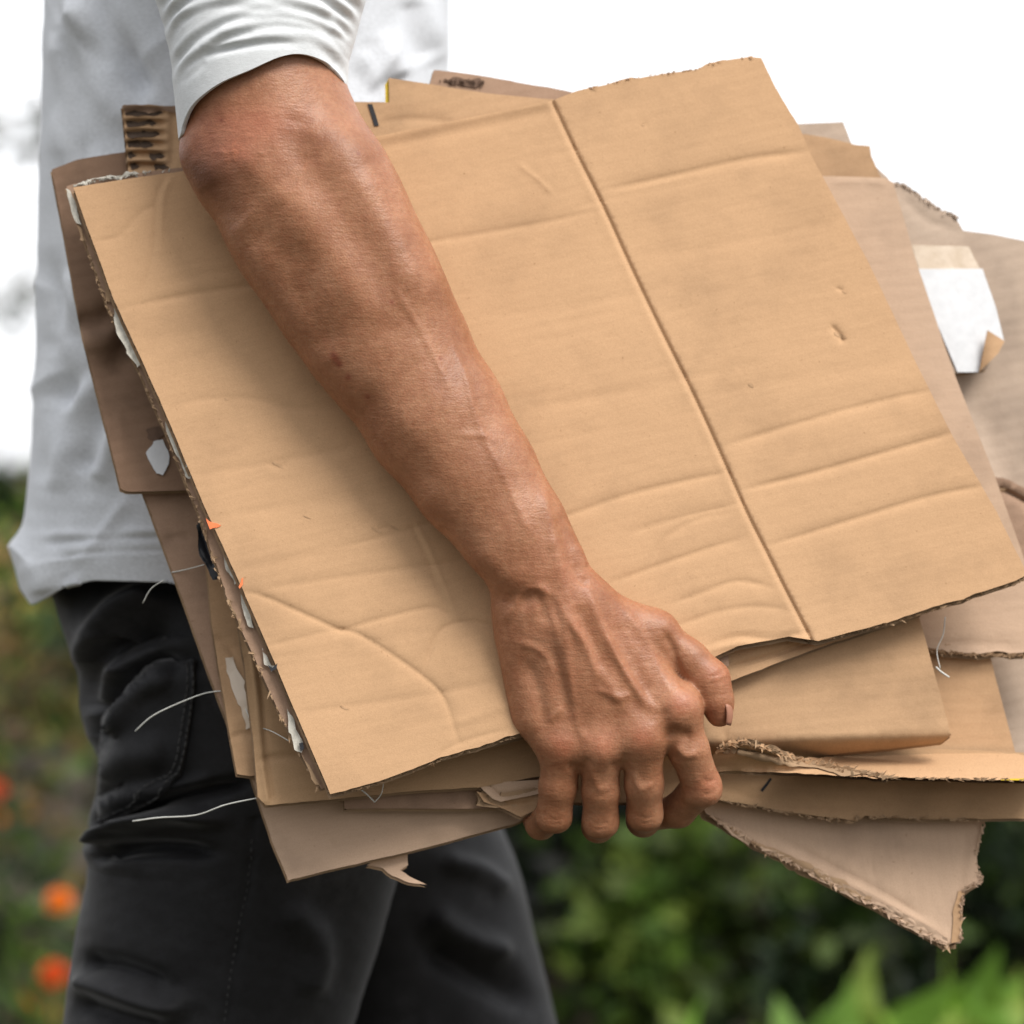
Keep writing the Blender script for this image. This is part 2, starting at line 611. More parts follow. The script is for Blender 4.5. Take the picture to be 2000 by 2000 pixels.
SH = [
    # name words, px, dist, height, radius, n, leaf, colours, label
    ('shrub', 1080, 4.6, 0.62, 0.26, 1500, 0.05, DARKG, 'dark green shrub low behind the knee of the far leg'),
    ('shrub', 1480, 5.0, 0.66, 0.34, 1900, 0.06, DARKG + GREENS, 'dark shrub in the bed below the cardboard with a few bright leaves'),
    ('shrub', 1860, 4.7, 0.68, 0.30, 1700, 0.06, GREENS, 'mid green shrub beyond the torn cardboard triangle'),
    ('shrub', 2250, 4.9, 0.8, 0.34, 1500, 0.06, DARKG, 'dark green shrub at the far right end of the bed'),
    ('shrub', 1290, 4.2, 0.50, 0.17, 800, 0.06, BRIGHT, 'bright green small shrub right under the curled fingers'),
    ('shrub', 1690, 4.1, 0.42, 0.15, 500, 0.055, BRIGHT + GREENS, 'light green small shrub in front of the dark ones, right of centre'),
    ('shrub', 700, 5.4, 0.75, 0.40, 1500, 0.06, GREENS, 'green shrub hidden behind the legs'),
    ('shrub', 30, 5.6, 0.52, 0.30, 900, 0.05, OLIVE, 'olive and yellow shrub over the stones left of the jeans'),
    ('shrub', -260, 5.0, 0.7, 0.35, 1200, 0.055, OLIVE + GREENS, 'yellow green shrub at the left end of the bed'),
]
for i, (nm, px, dist, h, rad, n, sz, cols, lab) in enumerate(SH):
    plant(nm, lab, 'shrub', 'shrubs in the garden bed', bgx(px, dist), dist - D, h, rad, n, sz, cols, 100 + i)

# lance-leaved plants in front on the right
for i, (px, dist, h, lab) in enumerate([
        (1520, 3.5, 0.40, 'lance-leaved light green plant low at the bottom, left one of the tall-leaved pair'),
        (1690, 3.7, 0.34, 'lance-leaved light green plant low at the bottom, right one of the tall-leaved pair'),
        (1900, 3.9, 0.36, 'lance-leaved plant at the bottom right corner')]):
    r = np.random.default_rng(300 + i)
    x, y = bgx(px, dist), dist - D
    e = tag(empty('leafy_plant', (x, y, float(ground_h(np.array(x), np.array(y))))), lab, 'plant', 'lance-leaved plants at the bottom right')
    n = 20
    pos = r.normal(size=(n, 3)) * [0.055, 0.055, 0.0] + [0, 0, 0]
    pos[:, 2] = r.uniform(0.25, 0.72, n) * h
    V, F, T = leaves(n, pos, 0.15, 310 + i, BRIGHT, aspect=0.42, up=0.5)
    mesh_obj('foliage', V, F, LEAF, e, smooth=False, tint=T * 2.3)
    v, f = join([tube([[0, 0, -0.02], [a * 0.02, b * 0.02, h * 0.4], [a * 0.05, b * 0.05, h * 0.75]], 0.004, 0.002) for a, b in r.normal(size=(6, 2))])
    mesh_obj('stem', v, f, BARK, e)

# marigolds on the left
def marigold(px, py, dist, size, lab, seed, col):
    r = np.random.default_rng(seed)
    x, y = bgx(px, dist), dist - D
    z = ZC - (py - 1000) / 2000 * FW * dist / D
    z0 = float(ground_h(np.array(x), np.array(y)))
    e = tag(empty('marigold', (x, y, z0)), lab, 'flower', 'orange marigolds in the bed')
    h = z - z0
    v, f = tube([[0.02, 0.02, -0.02], [0.01, 0.0, h * 0.5], [0, 0, h]], 0.003, 0.002)
    mesh_obj('stem', v, f, LEAF, e, tint=(0.06, 0.11, 0.03))
    V, F, T = leaves(40, r.normal(size=(40, 3)) * [0.04, 0.04, h * 0.22] + [0, 0, h * 0.45], 0.06, seed, GREENS + BRIGHT, aspect=0.35)
    mesh_obj('foliage', V, F, LEAF, e, smooth=False, tint=T)
    # petals: four rings of frilled petals over a shallow dome
    V, F, T = [], [], []
    k = 0
    for ring, (rr, zz, m) in enumerate([(1.0, 0.0, 13), (0.8, 0.22, 12), (0.55, 0.4, 9), (0.3, 0.5, 6)]):
        for j in range(m):
            a = 2 * math.pi * (j + 0.5 * ring) / m + r.uniform(-.1, .1)
            c, s = math.cos(a), math.sin(a)
            w = size * 0.30
            p0 = np.array([0, 0, zz * size * 0.5])
            L = rr * size * 0.5 * r.uniform(0.9, 1.1)
            tip = np.array([c * L, s * L, zz * size * 0.7 + 0.1 * size])
            q = np.array([-s, c, 0]) * w * 0.5
            mid = p0 + (tip - p0) * 0.75
            V += [p0, mid + q, tip + q * 0.4, tip - q * 0.4, mid - q]
            F += [[k, k + 1, k + 2], [k, k + 2, k + 3], [k, k + 3, k + 4]]
            T += [np.array(col) * r.uniform(0.75, 1.2)] * 5
            k += 5
    V = np.array(V)
    tl = math.radians(-50)
    R = np.array([[1, 0, 0], [0, math.cos(-tl), -math.sin(-tl)], [0, math.sin(-tl), math.cos(-tl)]])
    V = V @ R.T + [0, 0, h]
    mesh_obj('petals', V, F, PETAL, e, smooth=False, tint=np.array(T))


OR1, OR2, OR3 = (0.85, 0.22, 0.01), (0.7, 0.09, 0.01), (0.5, 0.25, 0.03)
marigold(116, 1762, 4.0, 0.040, 'bright orange marigold, the upper one beside the black jeans', 401, OR1)
marigold(104, 1905, 3.9, 0.042, 'red orange marigold, the lower one beside the black jeans', 402, OR2)
marigold(-8, 1545, 4.6, 0.035, 'small red orange marigold at the left edge beside the stones', 403, OR2)
marigold(-2, 1600, 4.8, 0.024, 'small orange marigold just below another at the left edge', 404, OR1)
marigold(60, 1590, 4.7, 0.022, 'faded yellow orange marigold among the stones', 405, OR3)
marigold(35, 1190, 6.2, 0.09, 'yellow orange marigold high in the bed under the shirt hem', 406, OR3)
marigold(85, 1300, 6.0, 0.035, 'dull orange marigold in the grey strip above the stones', 407, OR3)
marigold(-140, 1700, 4.3, 0.05, 'orange marigold beyond the left edge', 408, OR1)

# stones lying on the bank
def stone_mat():
    m, nt, b = mat('stone', (0.18, 0.16, 0.13), 0.9)
    v = coords(nt)
    f = noise(nt, v, 9, 5, 0.65)
    nt.links.new(ramp(nt, f, [(0.3, (0.035, 0.028, 0.022)), (0.5, (0.085, 0.07, 0.055)), (0.75, (0.17, 0.145, 0.115))]), b.inputs['Base Color'])
    bump(nt, b, [(f, 0.6, 0.02)])
    return m


STONE = stone_mat()
SLAB = [(-60, 1330, 5.6, 0.15, 'grey stone lying highest on the bank at the left edge'),
        (70, 1345, 5.5, 0.13, 'grey stone beside the seat of the jeans'),
        (10, 1430, 5.3, 0.17, 'wide brown grey stone in the middle of the heap'),
        (130, 1450, 5.2, 0.14, 'stone touching the outline of the jeans pocket'),
        (-90, 1500, 5.0, 0.16, 'stone lying lowest at the left edge'),
        (80, 1520, 5.0, 0.12, 'small stone lowest in the heap beside the thigh')]
for i, (px, py, dist, s, lab) in enumerate(SLAB):
    r = np.random.default_rng(500 + i)
    bm = bmesh.new()
    bmesh.ops.create_icosphere(bm, subdivisions=3, radius=1)
    v = np.array([w.co[:] for w in bm.verts])
    f = [[w.index for w in fc.verts] for fc in bm.faces]
    bm.free()
    k = 1 + 0.22 * waves(v[:, :2] * 10, 9, 5, i) + 0.18 * waves(v[:, 1:] * 10, 7, 5, i + 9)
    v = v * k[:, None] * [s, s * 0.8, s * 0.55]
    x, y = bgx(px, dist), dist - D
    o = mesh_obj('stone', v, f, STONE)
    o.location = (x, y, float(ground_h(np.array(x), np.array(y))) + s * 0.25)
    tag(o, lab, 'stone', 'stones on the bank')

# hedge across the back, as separate bushes
for i, px in enumerate([-900, -520, -150, 90, 380, 700, 1050, 1400, 1850, 2350]):
    dist = 8.6 + 0.3 * math.sin(i * 2.3)
    plant('hedge_bush', ['olive', 'green', 'dark green', 'yellowish green', 'dense green', 'pale green', 'deep green', 'mixed green', 'thin green', 'broad green'][i] +
          ' bush of the low hedge at the back, number %s from the left end' % ['one', 'two', 'three', 'four', 'five', 'six', 'seven', 'eight', 'nine', 'ten'][i],
          'bush', 'bushes of the low back hedge', bgx(px, dist), dist - D, 0.56, 0.5, 2000, 0.08, (OLIVE + GREENS) if i % 2 else (GREENS + BRIGHT), 600 + i, clumps=14)

# sparse far tree behind the left edge
def far_tree(px, dist, lab, seed, h, spread):
    r = np.random.default_rng(seed)
    x, y = bgx(px, dist), dist - D
    z0 = float(ground_h(np.array(x), np.array(y)))
    e = tag(empty('birch_tree', (x, y, z0)), lab, 'tree', 'thin pale trees far behind')
    st = [tube([[0, 0, -0.1], [0.03, 0, h * 0.4], [-0.05, 0.1, h * 0.75], [0, 0, h]], 0.035, 0.008)]
    pos = []
    for j in range(16):
        z = h * r.uniform(0.22, 1)
        a = r.uniform(0, 6.28)
        L = spread * r.uniform(0.5, 1)
        tip = np.array([math.cos(a) * L, math.sin(a) * L, z + r.uniform(-0.1, 0.25)])
        st.append(tube([[0, 0, z * 0.93], tip * [0.5, 0.5, 1] + [0, 0, 0.03], tip], 0.007, 0.002))
        for _ in range(r.integers(6, 15)):
            t = r.uniform(0.4, 1.05)
            pos.append(np.array([0, 0, z * 0.95]) * (1 - t) + tip * t + r.normal(size=3) * 0.05)
    v, f = join(st)
    mesh_obj('trunk', v, f, plain('birch_bark', (0.55, 0.53, 0.48), 0.8, 20, 0.4), e)
    pos = np.array(pos)
    pos = np.concatenate([pos + r.normal(size=pos.shape) * 0.035 for _ in range(9)])
    V, F, T = leaves(len(pos), pos, 0.07, seed, [(0.06, 0.08, 0.045), (0.10, 0.10, 0.07), (0.08, 0.07, 0.05)], aspect=0.6)
    mesh_obj('crown', V, F, LEAF, e, smooth=False, tint=T)


far_tree(-95, 9.4, 'thin pale tree with sparse leaves left of the person', 701, 3.6, 0.66)
far_tree(-900, 10.5, 'thin pale tree farther off beyond the left edge', 702, 4.2, 0.9)

#@SHEETS
# ------------------------------------------------------------------ cardboard sheets
def densify(poly, step, jag, seed, closed=True):
    """poly: points, each (x, y[, roughness of the edge that starts there]); returns the rough and the clean outline"""
    r = np.random.default_rng(seed)
    out, clean = [], []
    n = len(poly)
    for i in range(n if closed else n - 1):
        a, b = poly[i], poly[(i + 1) % n]
        ja = a[2] if len(a) > 2 else jag
        a2, b2 = np.array(a[:2], float), np.array(b[:2], float)
        L = np.linalg.norm(b2 - a2)
        k = max(1, int(L / step))
        nrm = np.array([b2[1] - a2[1], a2[0] - b2[0]]) / (L + 1e-9)
        w = np.zeros(k + 1)
        if ja > 0:
            for fr, am in ((0.05, 0.5), (0.15, 0.35), (0.4, 0.3)):
                w += am * np.interp(np.arange(k + 1), np.linspace(0, k, max(2, int(k * fr * step / 6) + 2)), r.normal(size=max(2, int(k * fr * step / 6) + 2)))
            w *= ja
            w *= np.clip(np.minimum(np.arange(k + 1), k - np.arange(k + 1)) / 2.0, 0, 1)
        for j in range(k):
            p = a2 + (b2 - a2) * j / k
            clean.append(p)
            out.append(p + nrm * w[j])
    return np.array(out), np.array(clean)


def inside(q, poly):
    x, y = q[:, 0], q[:, 1]
    c = np.zeros(len(q), bool)
    n = len(poly)
    for i in range(n):
        x1, y1 = poly[i]
        x2, y2 = poly[(i + 1) % n]
        m = ((y1 > y) != (y2 > y))
        if abs(y2 - y1) > 1e-12:
            c ^= m & (x < (x2 - x1) * (y - y1) / (y2 - y1) + x1)
    return c


def fill(outline, grid, lines=()):
    outline = np.asarray(outline)
    lo, hi = outline.min(0), outline.max(0)
    gx, gy = np.meshgrid(np.arange(lo[0], hi[0], grid), np.arange(lo[1], hi[1], grid))
    q = np.stack([gx.ravel(), gy.ravel()], -1)
    q = q + (np.random.default_rng(1).random(q.shape) - 0.5) * grid * 0.3
    q = q[inside(q, outline)]
    if len(lines):      # extra points along the creases so that they stay crisp
        ex = []
        for w, pts in lines:
            pts = smooth_line(pts)
            sg = np.concatenate([[0], np.cumsum(np.linalg.norm(np.diff(pts, axis=0), axis=1))])
            tt = np.arange(0, sg[-1], 6.0)
            p = np.stack([np.interp(tt, sg, pts[:, k]) for k in (0, 1)], -1)
            g = np.gradient(p, axis=0) if len(p) > 1 else np.array([[1.0, 0]])
            g = g / (np.linalg.norm(g, axis=1)[:, None] + 1e-9)
            nn = np.stack([-g[:, 1], g[:, 0]], -1)
            for k in (-1.5, -0.75, 0, 0.75, 1.5):
                ex.append(p + nn * k * w)
        ex = np.concatenate(ex)
        ex = ex[inside(ex, outline)]
        keep = np.ones(len(q), bool)
        for s in range(0, len(q), 2000):
            keep[s:s + 2000] = ((q[s:s + 2000, None, :] - ex[None]) ** 2).sum(-1).min(1) > 12
        q = np.concatenate([q[keep], ex])
    # drop points hugging the outline
    keep = np.ones(len(q), bool)
    for s in range(0, len(q), 4000):
        dd = ((q[s:s + 4000, None, :] - outline[None, ::2, :]) ** 2).sum(-1).min(1)
        keep[s:s + 4000] = dd > (grid * 0.45) ** 2
    q = q[keep]
    allv = [Vector(p) for p in outline] + [Vector(p) for p in q]
    v, e, f, ov, oe, of = delaunay_2d_cdt(allv, [], [list(range(len(outline)))], 1, 1e-4)
    v = np.array([p[:] for p in v])
    # outward winding seen from the camera
    F = []
    for t in f:
        a, b, c = v[t[0]], v[t[1]], v[t[2]]
        cr = (b[0] - a[0]) * (c[1] - a[1]) - (b[1] - a[1]) * (c[0] - a[0])
        F.append(list(t) if cr > 0 else list(t)[::-1])
    # order of outline points is kept at the start of v when no merging took place
    return v, F


SHEETS = {}


def plane_Y(q, y0, ax, ay):
    return y0 + ax * (q[:, 0] - 1000) / 1000 + ay * (1000 - q[:, 1]) / 1000


def lift(q, Y):
    s = FW * (Y + D) / D / 2000
    return np.stack([(q[:, 0] - 1000) * s, Y, ZC - (q[:, 1] - 1000) * s], -1)


def sheet(name, label, poly, y0, ax=0.02, ay=0.05, th=0.0042, mats=(TAN, CORE), jag=1.0, grid=16, creases=(), warp=0.0012,
          seed=1, flute_deg=-13, parent=None, group='loose cardboard sheets under the arm', step=5, back=True, extra=None, flute=True, pitch=0.0075, shear=(-2.5, 5)):
    """a sheet of corrugated board: front liner, back liner and the wavy medium between them, one mesh"""
    rough, clean = densify(poly, step, jag, seed)
    v, F = fill(rough, grid, [(c[2], c[3]) for c in creases if c[2] < 10])

    def front_Y(q):
        Y = plane_Y(q, y0, ax, ay) + warp * waves(q, 420, 6, seed)
        Y = Y - brush_field(q, creases) * 0.001
        if extra is not None:
            Y = Y + extra(q)
        return Y

    Yf = front_Y(v)
    fv = lift(v, Yf)
    lt = 0.00045
    shear = np.array(shear, float)
    V, FF, M, UV = [], [], [], []
    th_dir = math.radians(flute_deg)
    def uvof(q):
        u = (q[:, 0] * math.cos(th_dir) + q[:, 1] * math.sin(th_dir)) * 0.26
        w = (-q[:, 0] * math.sin(th_dir) + q[:, 1] * math.cos(th_dir)) * 0.26
        return np.stack([u, w], -1)
    off = 0
    def add(verts, faces, m, uv):
        nonlocal off
        V.append(verts); UV.append(uv)
        FF.extend([[i + off for i in f] for f in faces]); M.extend([m] * len(faces))
        off += len(verts)
    # edge loop in order
    nb = len(rough)
    loopq = rough
    Yl = front_Y(loopq)
    add(fv, F, 0, uvof(v))                                        # front of the front liner
    def rim(Ya, Yb, m):
        a = lift(loopq + (shear if Ya[0] > Yl[0] + th * 0.5 else 0), Ya); b = lift(loopq + (shear if Ya[0] > Yl[0] + th * 0.5 else 0), Yb)
        faces = [[i, nb + i, nb + (i + 1) % nb, (i + 1) % nb] for i in range(nb)]
        add(np.concatenate([a, b]), faces, m, np.concatenate([uvof(loopq)] * 2))
    rim(Yl, Yl + lt, 1)
    add(lift(v, Yf + lt), [f[::-1] for f in F], 1, uvof(v))        # its back
    if back:
        add(lift(v + shear, Yf + th - lt), F, 1, uvof(v))
        rim(Yl + th - lt, Yl + th, 1)
        add(lift(v + shear, Yf + th), [f[::-1] for f in F], 0, uvof(v))
    if flute and back:
        # the wavy medium shows at the rim: a ribbon that swings between the liners
        px_m = FW / 2000
        q = clean
        nq = np.roll(q, -1, 0); pq = np.roll(q, 1, 0)
        tg = nq - pq
        L = np.linalg.norm(tg, axis=1)[:, None] + 1e-9
        tg = tg / L
        ar = 0.5 * np.sum(q[:, 0] * nq[:, 1] - nq[:, 0] * q[:, 1])
        inn = np.stack([-tg[:, 1], tg[:, 0]], -1) * (1 if ar > 0 else -1)
        # resample finer
        seg = np.linalg.norm(nq - q, axis=1)
        s = np.concatenate([[0], np.cumsum(seg)])
        tot = s[-1]
        m_ = int(tot / 3.2)
        ss = np.linspace(0, tot, m_, endpoint=False)
        rq = np.stack([np.interp(ss, s, np.append(loopq[:, k], loopq[0, k])) for k in (0, 1)], -1)
        ri = np.stack([np.interp(ss, s, np.append(inn[:, k], inn[0, k])) for k in (0, 1)], -1)
        fd = np.array([math.cos(th_dir), math.sin(th_dir)])
        cross = np.abs(np.stack([-ri[:, 1], ri[:, 0]], -1) @ np.array([-fd[1], fd[0]]))
        ph = np.cumsum(cross) * (tot / m_) * px_m / pitch * 2 * math.pi
        wob = np.random.default_rng(seed).normal(size=m_) * 0.06
        amp = (th - 2 * lt) * 0.5 * (0.95 * np.sin(ph) + wob)
        qa = rq + ri * 2.0; qb = rq + ri * 22
        Ya = front_Y(qa) + th * 0.5 + amp
        Yb = front_Y(qb) + th * 0.5 + amp
        fr_ = (0.5 + amp / th)[:, None] * shear
        qa = qa + fr_; qb = qb + fr_
        faces = [[i, m_ + i, m_ + (i + 1) % m_, (i + 1) % m_] for i in range(m_)]
        add(np.concatenate([lift(qa, Ya), lift(qb, Yb)]), faces, 1, np.concatenate([uvof(qa), uvof(qb)]))
    o = mesh_obj(name, np.concatenate(V), FF, list(mats), parent, smooth=True, midx=M, uv=np.concatenate(UV))
    if parent is None:
        tag(o, label, 'cardboard sheet', group)
    else:
        if label:
            o['label'] = label
    o_front = front_Y
    SHEETS[label or name] = front_Y
    return o, front_Y


def patch(name, parent, poly, fY, m, off=0.0006, jag=1.5, grid=10, seed=1, label=None, bulge=None, th=0.0004, step=4):
    """a thin layer (label, tape, torn liner, print) lying on a sheet"""
    rough, _ = densify(poly, step, jag, seed)
    v, F = fill(rough, grid)
    Y = fY(v) - off
    if bulge is not None:
        Y = Y - bulge(v)
    Yl = fY(rough) - off - (bulge(rough) if bulge is not None else 0)
    nb = len(rough)
    n = len(v)
    V = np.concatenate([lift(v, Y), lift(v, Y + th), lift(rough, Yl), lift(rough, Yl + th)])
    F = F + [[i + n for i in f[::-1]] for f in F] + [[2 * n + i, 2 * n + nb + i, 2 * n + nb + (i + 1) % nb, 2 * n + (i + 1) % nb] for i in range(nb)]
    o = mesh_obj(name, V, F, m, parent, uv=np.concatenate([v * 0.26, v * 0.26, rough * 0.26, rough * 0.26]))
    if label:
        o['label'] = label
    return o


# ---- the big front sheet (two panels joined by the long fold)
FOLD = [(1078, 197), (1124, 295), (1181, 409), (1233, 523), (1290, 642), (1357, 776), (1414, 901), (1458, 1000), (1497, 1078), (1538, 1160), (1585, 1250)]
A_POLY = [(143, 366, 1.2), (345, 336, 0.8), (700, 274, 0.6), (1078, 197, 0), (1122, 179, 1.6), (1240, 152, 2), (1350, 137, 2.5), (1378, 126, 2.5), (1420, 117, 1.5),
          (1462, 111, 1.2), (1487, 113, 0.6), (1515, 171, 1), (1559, 243, 0.6), (1582, 298, 0.6), (1699, 518, 0.7), (1782, 694, 0.7), (1859, 849, 0.9),
          (1911, 937, 1.1), (1947, 1000, 0.7), (2006, 1122, 0.5), (1990, 1131, 2), (1890, 1166, 2), (1725, 1217, 1.6), (1598, 1252, 1.2), (1585, 1250, 0), (1540, 1243, 1), (1440, 1262, 1.5),
          (1380, 1290, 1.5), (1200, 1372, 1), (1000, 1437, 2.2), (870, 1477, 2.2), (740, 1526, 1.5), (645, 1551, 0.4), (543, 1310, 0.6), (476, 1155, 0.6), (404, 1000, 0.6), (310, 776, 0.6), (222, 585, 0.6)]
A_CR = [
    ('v', 2.1, 3.2, FOLD, 1), ('r', 0.22, 7, [(x - 12, y + 3) for x, y in FOLD], 1), ('s', 0.35, 60, FOLD, 1),
    ('v', 0.9, 9, [(222, 607), (321, 585), (400, 570), (487, 557), (640, 520), (849, 471), (1035, 440), (1170, 412)]),
    ('v', 1.2, 9, [(1176, 373), (1331, 339), (1455, 311), (1580, 295)]),
    ('v', 0.8, 12, [(700, 300), (850, 266), (1000, 234), (1085, 214)]), ('r', 0.6, 9, [(700, 280), (850, 247), (1000, 216), (1080, 200)]),
    ('v', 0.55, 10, [(331, 796), (404, 779), (497, 780), (569, 797), (660, 800)]),
    ('v', 0.45, 10, [(378, 932), (518, 906), (621, 885), (700, 870)]),
    ('v', 1.1, 9, [(1095, 1010), (1123, 1002), (1222, 968), (1335, 940), (1425, 922)]),
    ('v', 1.1, 9, [(1414, 872), (1569, 823), (1725, 782), (1822, 762)]), ('v', 1.3, 8, [(1450, 957), (1595, 921), (1750, 877), (1868, 843)]),
    ('v', 1.1, 8, [(1500, 1066), (1655, 1018), (1810, 971), (1925, 948)]),
    ('v', 0.9, 8, [(1191, 1140), (1269, 1111), (1362, 1078), (1455, 1050)]), ('v', 0.8, 8, [(1310, 1181), (1373, 1157), (1440, 1135), (1510, 1148)]),
    ('v', 0.6, 8, [(1275, 1097), (1300, 1050), (1362, 1015), (1430, 1000)]), ('v', 0.7, 10, [(1230, 1040), (1330, 1010), (1440, 985)]),
    ('v', 0.7, 8, [(1320, 1225), (1400, 1195), (1470, 1185), (1540, 1190)]),
    ('s', 0.9, 9, [(1383, 1266), (1445, 1250), (1507, 1254), (1580, 1240)]),
    ('v', 1.2, 8, [(476, 1155), (518, 1166), (611, 1207), (663, 1230), (699, 1238), (766, 1279), (838, 1331), (870, 1370), (895, 1450)]),
    ('v', 1.0, 7, [(826, 1320), (849, 1248), (880, 1219), (932, 1215), (985, 1230)]),
    ('v', 0.9, 8, [(663, 1232), (750, 1207), (849, 1187), (880, 1212)]), ('v', 0.6, 9, [(518, 1264), (621, 1238), (680, 1228)]),
    ('v', 0.5, 7, [(800, 1020), (830, 1080), (849, 1129), (880, 1207)]), ('r', 0.5, 7, [(812, 1020), (842, 1080), (862, 1129), (892, 1200)]),
    ('v', 0.5, 10, [(590, 1393), (725, 1373), (850, 1355), (963, 1332)]), ('v', 0.6, 10, [(520, 1150), (650, 1130), (800, 1110), (940, 1090)]),
    ('v', 0.5, 8, [(660, 1070), (780, 1040), (900, 1000)]),
    ('v', 0.6, 7, [(322, 345), (305, 388), (303, 440), (300, 492), (285, 550), (272, 590)]), ('r', 0.5, 7, [(335, 345), (318, 390), (314, 492)]),
    ('v', 0.5, 8, [(186, 471), (233, 461), (270, 420), (305, 400)]),
    ('r', 0.5, 14, [(870, 1420), (960, 1385), (1010, 1375)]), ('v', 0.5, 7, [(855, 1475), (900, 1450), (990, 1425)]),
    ('v', 1.5, 6, [(1624, 635), (1640, 655), (1646, 668)]), ('v', 0.7, 4, [(1632, 562), (1648, 568)]), ('v', 0.6, 5, [(1257, 243), (1262, 243)]),
    ('r', 0.35, 6, [(1010, 320), (1050, 350), (1080, 380)]), ('v', 0.5, 6, [(523, 907), (545, 912), (560, 905)]), ('v', 0.5, 5, [(735, 1035), (755, 1030), (775, 1036)]),
    ('v', 0.4, 22, [(950, 620), (1100, 600), (1300, 560)]), ('v', 0.4, 22, [(1250, 500), (1450, 470), (1640, 430)]), ('v', 0.4, 25, [(1000, 800), (1200, 770), (1340, 740)]),
    ('v', 0.4, 20, [(1380, 770), (1560, 740), (1780, 700)]), ('v', 0.4, 20, [(420, 1010), (600, 985), (760, 960)]),
]
A_CR = [('k' if (c[0] == 'v' and i > 2) else c[0], c[1] * 1.05 if i > 2 else c[1], c[2] * (0.72 if 2 < i else 1)) + tuple(c[3:]) for i, c in enumerate(A_CR)]
rr = np.random.default_rng(12)
for _ in range(34):    # short pressed marks along the flutes
    cx, cy = rr.uniform(250, 1750), rr.uniform(250, 1350)
    L = rr.uniform(40, 150)
    A_CR.append(('v', rr.uniform(0.1, 0.3), rr.uniform(6, 12), [(cx - L, cy + L * .2), (cx, cy + rr.uniform(-3, 3)), (cx + L, cy - L * .22)]))


def a_extra(q):
    # the sheet bows outwards over the bundle and dips where the wrist presses
    return 0.004 * ((q[:, 0] - 1000) / 1000) ** 2 + 0.003 * np.exp(-(((q[:, 0] - 950) / 130) ** 2 + ((q[:, 1] - 1150) / 120) ** 2))


A, fA = sheet('cardboard_sheet', 'big clean tan sheet in front with one long fold line, pressed by the forearm', A_POLY, 0.004, 0.018, 0.055, 0.0045, (TAN, CORE),
              jag=0.7, shear=(-3, 9), grid=6.5, creases=A_CR, warp=0.0016, seed=11, flute_deg=-13, extra=a_extra, step=4)

scf = np.random.default_rng(77)
for (x, y, a, b) in ((1640, 655, 14, 5), (1649, 570, 5, 3), (1257, 243, 4, 4), (735, 1035, 16, 3), (545, 908, 14, 4), (442, 779, 4, 3), (672, 1382, 9, 3), (1466, 752, 7, 5), (600, 1010, 7, 2), (770, 1030, 10, 3)):
    pl = [(x + a * math.cos(t) * scf.uniform(.6, 1.1), y + b * math.sin(t) * scf.uniform(.6, 1.1) + a * 0.4 * math.cos(t)) for t in np.linspace(0, 2 * math.pi, 9)[:-1]]
    patch('scuff', A, pl, fA, TAN2, 0.00025, 0.8, 4, int(x), step=3, th=0.0002)

# ---- second layer right behind, rose-brown with torn white liner
A2_POLY = [(130, 364, 2.5), (268, 338, 1), (500, 310, 0), (760, 600, 0), (1420, 1200, 0), (1424, 1300, 1), (1380, 1325, 1), (1100, 1420, 1), (700, 1520, 1), (628, 1541, 1), (570, 1445, 1), (440, 1160, 2.5), (390, 1010, 2),
           (300, 790, 2.5), (240, 660, 2.5), (205, 585, 2), (150, 425, 2)]
A2, fA2 = sheet('cardboard_sheet', 'rose brown sheet just behind the big tan one, torn white paper along its edge', A2_POLY, 0.0115, 0.018, 0.055, 0.004, (MAUVE, CORE),
                jag=1.5, grid=22, seed=21, extra=a_extra, flute_deg=-13)


def torn_strip(parent, path, fY, width, m, seed, off=0.002, name='torn_paper', label=None):
    r = np.random.default_rng(seed)
    path = smooth_line(path, 14)
    n = len(path)
    t = np.gradient(path, axis=0)
    t /= np.linalg.norm(t, axis=1)[:, None]
    nr = np.stack([-t[:, 1], t[:, 0]], -1)
    prof = np.sin(np.linspace(0.12, math.pi - 0.12, n)) ** 0.6
    w = width * prof * (0.6 + 0.8 * np.abs(np.interp(np.arange(n), np.linspace(0, n, n // 3 + 2), r.normal(size=n // 3 + 2))))
    wob = np.interp(np.arange(n), np.linspace(0, n, n // 7 + 2), r.normal(size=n // 7 + 2)) * width * 0.25
    rows = []
    for k in range(4):
        q = path + nr * (wob + w * (k / 3 - 0.5))[:, None]
        Y = fY(q) - off - np.abs(np.interp(np.arange(n), np.linspace(0, n, n // 3 + 2), r.normal(size=n // 3 + 2))) * 0.0008 * math.sin(math.pi * (k + 0.4) / 3.8)
        rows.append(lift(q, Y))
    V = np.concatenate(rows)
    F = [[k * n + i, k * n + i + 1, (k + 1) * n + i + 1, (k + 1) * n + i] for k in range(3) for i in range(n - 1)]
    nv = len(V)
    V = np.concatenate([V, V + [0, 0.0003, 0]])
    F = F + [[a + nv for a in f[::-1]] for f in F]
    o = mesh_obj(name, V, F, m, parent)
    if label:
        o['label'] = label
    return o


